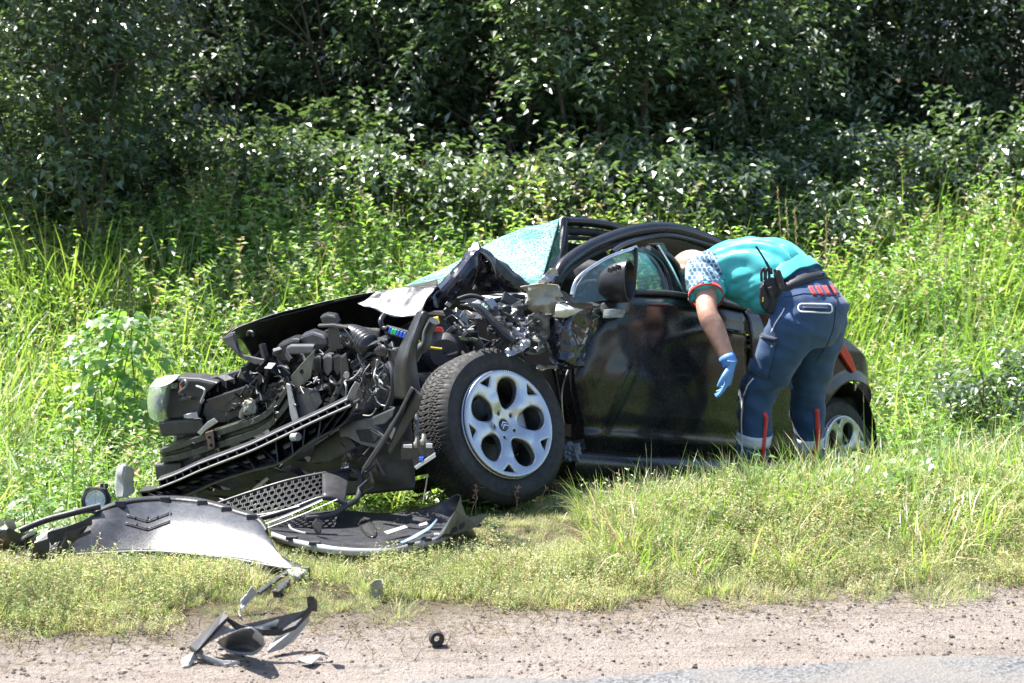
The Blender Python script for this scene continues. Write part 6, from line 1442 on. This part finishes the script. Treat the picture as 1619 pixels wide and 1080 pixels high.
# loose shirt tail over the belt
tail = []
for i in range(13):
    a = math.pi*(.02+.96*i/12); c_ = SPINE[0]+tdir*.165; row = []
    for j, (k, off) in enumerate(((1.02, .04), (1.07, .0), (1.12, -.035))):
        b_ = tdir.cross(RD).normalized(); b_ = b_ if b_.dot(NN+ZV) > 0 else -b_
        row.append(c_+tdir*off*(1+.3*math.sin(i*2.1))+RD*(math.cos(a)*.170*k)+b_*(math.sin(a)*.135*k))
    tail.append(row)
b = MB(); b.grid(tail); b.build('shirt_tail', TEAL, man, smooth=True, solid=.004, sub=1)
# ---- belt
b = MB(); bt_ = []
for off in (-.028, .020):
    bt_.append(ring_at(HIPC+tdir*(.125+off), tdir+ZV*.4, .184, .143))
b.grid(bt_, True); belt = b.build('belt', LEATHER, man, smooth=True, solid=.006)
# ---- body: head, neck, arms and the figure inside the clothes as one skin
bm2 = MB()
crown = (FD*.86+Vector((0, 0, -.42))).normalized(); face = (Vector((0, 0, -.9))-FD*.38).normalized(); lat = RD
ellipsoid(bm2, HEAD, lat*.079, face*.100, crown*.118, 22, 16)
ellipsoid(bm2, HEAD+face*.055-crown*.055, lat*.058, face*.062, crown*.062)          # jaw
ellipsoid(bm2, HEAD+face*.098-crown*.012, lat*.014, face*.024, crown*.026)          # nose
ellipsoid(bm2, HEAD+face*.088+crown*.032, lat*.055, face*.018, crown*.014)          # brow
ellipsoid(bm2, HEAD+face*.098-crown*.052, lat*.026, face*.012, crown*.009)          # lips
for s_ in (-1, 1):
    ellipsoid(bm2, HEAD+lat*.080*s_-face*.005-crown*.005, lat*.010, face*.022, crown*.034)   # ears
limb(bm2, [SPINE[4], SPINE[5], HEAD-crown*.07], [.07, .066, .062], 20, 8)
loft(bm2, [ring_at(SP[i], SP[min(i+1, 15)]-SP[max(i-1, 0)], HWc[i]*.86, THc[i]*.86) for i in range(16)])
for S, E, W_ in ((LS, LE, LW), (RS, RE, RW)):
    limb(bm2, [S, S.lerp(E, .5), E, E.lerp(W_, .28), E.lerp(W_, .7), W_], [.060, .054, .046, .049, .038, .030], 20, 20)
loft(bm2, [ring_at(HIPC+Vector((0, 0, -.10)), ZV, .14, .10), ring_at(HIPC, ZV, .165, .12), ring_at(HIPC+tdir*.12, tdir, .15, .11)])
for H_, K_, A_ in ((LH, LK, LA), (RH, RK, RA)): limb(bm2, [H_, H_.lerp(K_, .5), K_, K_.lerp(A_, .4), A_, A_+Vector((0, 0, -.06))], [.095, .088, .06, .058, .042, .045], 18, 20)
body = fuse('body', bm2, .006, SKIN, man, 5)
for s_ in (-1, 1):
    eb = MB(); ellipsoid(eb, HEAD+face*.083+crown*.014+lat*.030*s_, lat*.012, face*.010, crown*.011, 12, 8); eb.build('eye', simple('eye_white', (.5,.5,.48), .2), man, smooth=True)
# short grey stubble of hair: a cap over the back of the skull
hb = MB(); ellipsoid(hb, HEAD-face*.008+crown*.004, lat*.0805, face*.099, crown*.119, 22, 16)
# sleeve print and hems
bvS = bvh_of(shirt)
m_hair = None
def hexdots(bv_, cells, r, mat, name, parent, lift=.002):
    v = []; f = []
    for (x, y) in cells:
        P = [hit(bv_, x+r*math.cos(a), y+r*1.0*math.sin(a), lift) for a in [math.pi/6+q*math.pi/3 for q in range(6)]]
        if any(p is None for p in P) or max((P[i]-P[0]).length for i in range(6)) > .06: continue
        o = len(v); v += P; f.append(tuple(range(o, o+6)))
    return mobj(name, v, f, mat, parent) if f else None
def inpoly(x, y, poly):
    c_ = False; j = len(poly)-1
    for i in range(len(poly)):
        if (poly[i][1] > y) != (poly[j][1] > y) and x < (poly[j][0]-poly[i][0])*(y-poly[i][1])/(poly[j][1]-poly[i][1])+poly[i][0]: c_ = not c_
        j = i
    return c_
slv = [(1084, 400), (1100, 388), (1118, 392), (1130, 402), (1143, 428), (1136, 448), (1112, 444), (1091, 462), (1084, 440)]
v = []; f = []; nx, ny = 44, 44; idx = {}
for j in range(ny):
    for i in range(nx):
        x = 1080+66*i/(nx-1); y = 384+82*j/(ny-1)
        if inpoly(x, y, slv):
            h = hit(bvS, x, y, .0022)
            if h is not None: idx[(i, j)] = len(v); v.append(h)
for (i, j) in idx:
    ks = [(i, j), (i+1, j), (i+1, j+1), (i, j+1)]
    if all(k in idx for k in ks):
        q = [v[idx[k]] for k in ks]
        if (q[0]-q[2]).length < .06: f.append([idx[k] for k in ks])
par = list(range(len(v)))
def root_(i):
    while par[i] != i: par[i] = par[par[i]]; i = par[i]
    return i
for q in f:
    for k in q[1:]: par[root_(k)] = root_(q[0])
cnt = {}
for q in f: cnt[root_(q[0])] = cnt.get(root_(q[0]), 0)+1
best = max(cnt, key=cnt.get) if cnt else None
f = [q for q in f if root_(q[0]) == best]
used = sorted({k for q in f for k in q}); rm = {k: i for i, k in enumerate(used)}; v = [v[k] for k in used]; f = [[rm[k] for k in q] for q in f]
if f: mobj('sleeve_panel', v, f, PALEB, man, smooth=True, solid=.001)
cells = []
for j in range(12):
    for i in range(10):
        x = 1084+i*7.4+(3.7 if j % 2 else 0); y = 388+j*6.4
        if inpoly(x, y, slv): cells.append((x, y))
hexdots(bvS, cells, 3.0, DOT, 'sleeve_print', man, .0045)
nrm = (LE-LS).normalized(); b = MB(); rr_ = []
for off, r in ((-.011, .0785), (.009, .0785)):
    a = RD-nrm*RD.dot(nrm); a.normalize(); rr_.append(ringv(hemL+nrm*off, a*r, nrm.cross(a)*r, 28))
b.grid(rr_, True); b.build('sleeve_hem', REDC, man, smooth=True, solid=.005)
# ---- gloved hands: palm, four fingers, thumb
def hand(W_, tipdir, palmn, thumb_side, curl, name):
    mb = MB(); d = Vector(tipdir).normalized(); n_ = Vector(palmn); n_ = (n_-d*n_.dot(d)).normalized(); s_ = d.cross(n_).normalized()*thumb_side
    loft(mb, [ringv(W_-d*.025, s_*.034, n_*.027, 18), ringv(W_, s_*.031, n_*.023, 18), ringv(W_+d*.03, s_*.038, n_*.019, 18), ringv(W_+d*.065, s_*.043, n_*.016, 18), ringv(W_+d*.092, s_*.041, n_*.013, 18)])
    for k, (o_, L, r) in enumerate(((.034, .070, .0086), (.0118, .078, .009), (-.0115, .072, .0086), (-.034, .057, .0078))):
        p0 = W_+d*.082+s_*o_; a = curl*(.7+.25*k); pts = [p0]; dd = d.copy(); p = p0
        for seg in (.45, .32, .23):
            dd = (dd*math.cos(a*.5)+n_*math.sin(a*.5)).normalized(); p = p+dd*L*seg*1.05+s_*(o_*.10); pts.append(p)
        limb(mb, pts, [r*1.05, r, r*.92, r*.78], 10, 10, s_)
    p0 = W_+d*.022+s_*.028; dd = (d*.72+s_*.62+n_*.25).normalized(); p1 = p0+dd*.034; dd = (d*.9+s_*.25+n_*.3).normalized(); p2 = p1+dd*.030; p3 = p2+(d+n_*.3).normalized()*.022
    limb(mb, [p0, p1, p2, p3], [.0145, .0125, .0108, .009], 12, 10, n_)
    o = fuse(name, mb, .0029, GLOVE, man, 2); return o
hand(LW, Vector((-.10, .06, -.90)), FD*.7+Vector((-.5, 0, 0)), -1, .85, 'glove')
hand(RW, Vector((.02, -.16, -.85)), FD*-.6+Vector((.4, 0, 0)), 1, .7, 'glove')
# cuffs
for E, W_ in ((LE, LW), (RE, RW)):
    t = (W_-E).normalized(); a = t.orthogonal().normalized(); b = MB(); b.grid([ringv(W_+t*-.045, a*.036, t.cross(a)*.036, 20), ringv(W_-t*.03, a*.035, t.cross(a)*.035, 20), ringv(W_+t*.0, a*.034, t.cross(a)*.034, 20)], True); b.build('glove_cuff', GLOVE, man, smooth=True, solid=.003)
# ---- boots
for A_ in (LA, RA):
    g = ground_z(A_.x, A_.y); mb = MB(); base_z = min(g, A_.z-.10)
    c_ = Vector((A_.x, A_.y, 0)); top_z = A_.z+.06
    loft(mb, [ringv(c_+ZV*top_z, RD*.055, FD*.06, 20), ringv(c_+ZV*(base_z+.10), RD*.050, FD*.060, 20), ringv(c_+FD*.03+ZV*(base_z+.065), RD*.050, FD*.105, 20), ringv(c_+FD*.055+ZV*(base_z+.03), RD*.052, FD*.145, 20), ringv(c_+FD*.055+ZV*base_z, RD*.052, FD*.148, 20)])
    fuse('boot', mb, .008, BOOT, man, 3)
# ---- trouser markings and pockets
bvT = bvh_of(trous)
for k in range(4):
    x = 1277+k*11.2; y = 453-k*.3; patch('red_bar', bvT, [((x, y), (x+6.4, y-.8), (x+14, y+13.6), (x+8, y+14.6))], REDC, man, .003, 4)
for k in range(3):
    x = 1330+k*6; y = 453+k*.6; patch('white_bar', bvT, [((x, y), (x+3, y-.5), (x+5.4, y+14), (x+2.2, y+15))], WHITEP, man, .003, 4)
def rrect(x0, y0, x1, y1, r, sl=0):
    P = []
    for cx, cy, a0 in ((x1-r, y0+r, -90), (x1-r, y1-r, 0), (x0+r, y1-r, 90), (x0+r, y0+r, 180)):
        for k in range(5): a = R_(a0+22.5*k); P.append((cx+r*math.cos(a), cy+r*math.sin(a)+sl*((cx-x0)/(x1-x0))))
    return P
strip('pocket_piping', bvT, rrect(1262.5, 480.5, 1315, 493, 5.5, 1.5), 2.3, WHITEP, man, .004, closed=True)
strip('pocket_zip', bvT, [(1269, 487), (1308, 488.5)], 4.4, NAVYD, man, .003)
strip('pocket_piping', bvT, [(1350, 473), (1345, 476), (1344, 484), (1349, 488)], 2.0, WHITEP, man, .004)
strip('yoke_seam', bvT, [(1240, 470), (1270, 464), (1300, 465), (1328, 468)], 1.0, NAVYD, man, .002)
strip('seat_seam', bvT, [(1326, 440), (1322, 480), (1318, 520), (1308, 545), (1290, 572)], 1.2, NAVYD, man, .002)
strip('white_piping', bvT, [(1241, 487), (1236, 497), (1226, 512), (1220, 526)], 1.9, WHITEP, man, .004)
strip('white_piping', bvT, [(1192, 598), (1182, 610), (1175, 630), (1173, 660), (1174, 700), (1173, 740), (1172, 762)], 2.0, WHITEP, man, .004)
strip('red_strip', bvT, [(1207, 652), (1211, 660), (1208, 690), (1204, 740), (1202, 762)], 5.4, REDC, man, .0045)
strip('red_strip', bvT, [(1291, 646), (1292, 665), (1293, 690), (1291, 705), (1286, 728)], 7.0, REDC, man, .0045)
# knee panels and cargo pocket
patch('knee_panel', bvT, [((1166, 572), (1184, 588), (1176, 680), (1151, 680))], NAVYD, man, .003, 10)
cp_ = [((1186, 520), (1228, 542), (1214, 596), (1166, 578))]
patch('cargo_pocket', bvT, cp_, NAVY, man, .012, 10, .006)
strip('pocket_flap', bvT, [(1186, 516), (1200, 526), (1216, 534), (1232, 537)], 8, NAVYD, man, .016, thick=.006)
q = hit(bvT, 1223, 546, .018)
if q: b = MB(); d_ = (CAM-q).normalized(); b.tube([q, q+d_*.004], .006, 12); b.build('snap_button', PLASTL, man)
# reflective bands round both shins, wrapped on the cloth
for K_, A_, t0 in ((LK, LA, .47), (RK, RA, .50)):
    t = (A_-K_).normalized(); a = (RD-t*RD.dot(t)).normalized(); b2 = t.cross(a); c_ = K_.lerp(A_, t0); rows = []
    for o_ in (-.026, -.009, .009, .026):
        row = []
        for k in range(36):
            dd = a*math.cos(2*math.pi*k/36)+b2*math.sin(2*math.pi*k/36); loc, nr, ii, di = bvT.ray_cast(c_+t*o_, dd); row.append((loc if loc is not None and di < .14 else c_+t*o_+dd*.085)+dd*.0025)
        rows.append(row)
    b = MB(); b.grid(rows, True); b.build('reflective_band', REFL, man, smooth=True, solid=.002)
# belt loops
for x in (1300, 1321, 1258):
    q0, q1 = hit(bvT, x, 434 if x > 1280 else 440, .012), hit(bvT, x+5, 456, .012)
    bb_ = bvh_of(belt); q0 = hit(bb_, x, 434+(1321-x)*.12, .006); q1 = hit(bb_, x+3, 448+(1321-x)*.12, .006)
    if q0 and q1: b = MB(); b.tube([q0+(q0-q1)*.25, q0, q1, q1+(q1-q0)*.3], .009, 8, flat=.35); b.build('belt_loop', NAVY, man, smooth=True)
# ---- two-way radio in a belt pouch
qh = hit(bvS, 1226, 462, .0) or Vector((1.13, 7.05, .75)); Yr = qh.y-.045
rad = empty('radio_pouch', Dp(1226, 495, Yr)); tag(rad, 'black two way radio in a belt pouch on the hip of the person', 'radio')
RP = lambda c, pts, th, mat, nm, off=0, bev=.005, par=None: plate(nm, [Dp(*c(*p), Yr+off) for p in pts], th, mat, par or rad, bev)
c4 = crop(1040, 370, 5.06)
RP(c4, [(840, 390), (900, 350), (985, 340), (1005, 380), (1060, 545), (1050, 585), (920, 645), (880, 640), (860, 600)], .05, LEATHER, 'pouch', 0, .010)
RP(c4, [(820, 430), (850, 385), (880, 470), (905, 560), (890, 600), (850, 615), (825, 560), (815, 490)], .04, LEATHER, 'pouch_flap', -.02, .010)
RP(c4, [(930, 330), (955, 285), (985, 290), (1010, 370), (1040, 500), (1035, 540), (1000, 545), (985, 480), (950, 400)], .04, simple('radio_case', (.014,.014,.016), .3), 'radio_body', -.015, .008)
RP(c4, [(960, 390), (985, 385), (995, 440), (972, 445)], .01, simple('radio_label', (.05,.05,.055), .25), 'radio_face', -.022, .002)
RP(c4, [(880, 430), (915, 420), (925, 500), (905, 510)], .012, PLAST, 'strap', -.03, .003)
RP(c4, [(838, 510), (850, 508), (848, 540), (836, 545)], .004, YELP, 'yellow_tag', -.026, .001)
tube_o('antenna', [Dp(*c4(915, 320), Yr+.0), Dp(*c4(880, 250), Yr), Dp(*c4(830, 165), Yr), Dp(*c4(785, 98), Yr)], [.006]*9+[.0045]*11, PLAST, rad, 8, 20)
for x in (845, 880):
    tube_o('pouch_loop', [Dp(*c4(x-14, 380), Yr+.01), Dp(*c4(x-16, 310), Yr+.01), Dp(*c4(x, 275), Yr+.01), Dp(*c4(x+12, 310), Yr+.01), Dp(*c4(x+10, 370), Yr+.01)], .006, PLAST, rad, 8)
for x, y in ((905, 300), (935, 310)):
    b = MB(); q = Dp(*c4(x, y), Yr); b.tube([q, q+ZV*.016], .006, 10); b.build('radio_knob', PLAST, rad)
scatter_stones()
plant_ground_cover()
plant_wood()
plant_singles()
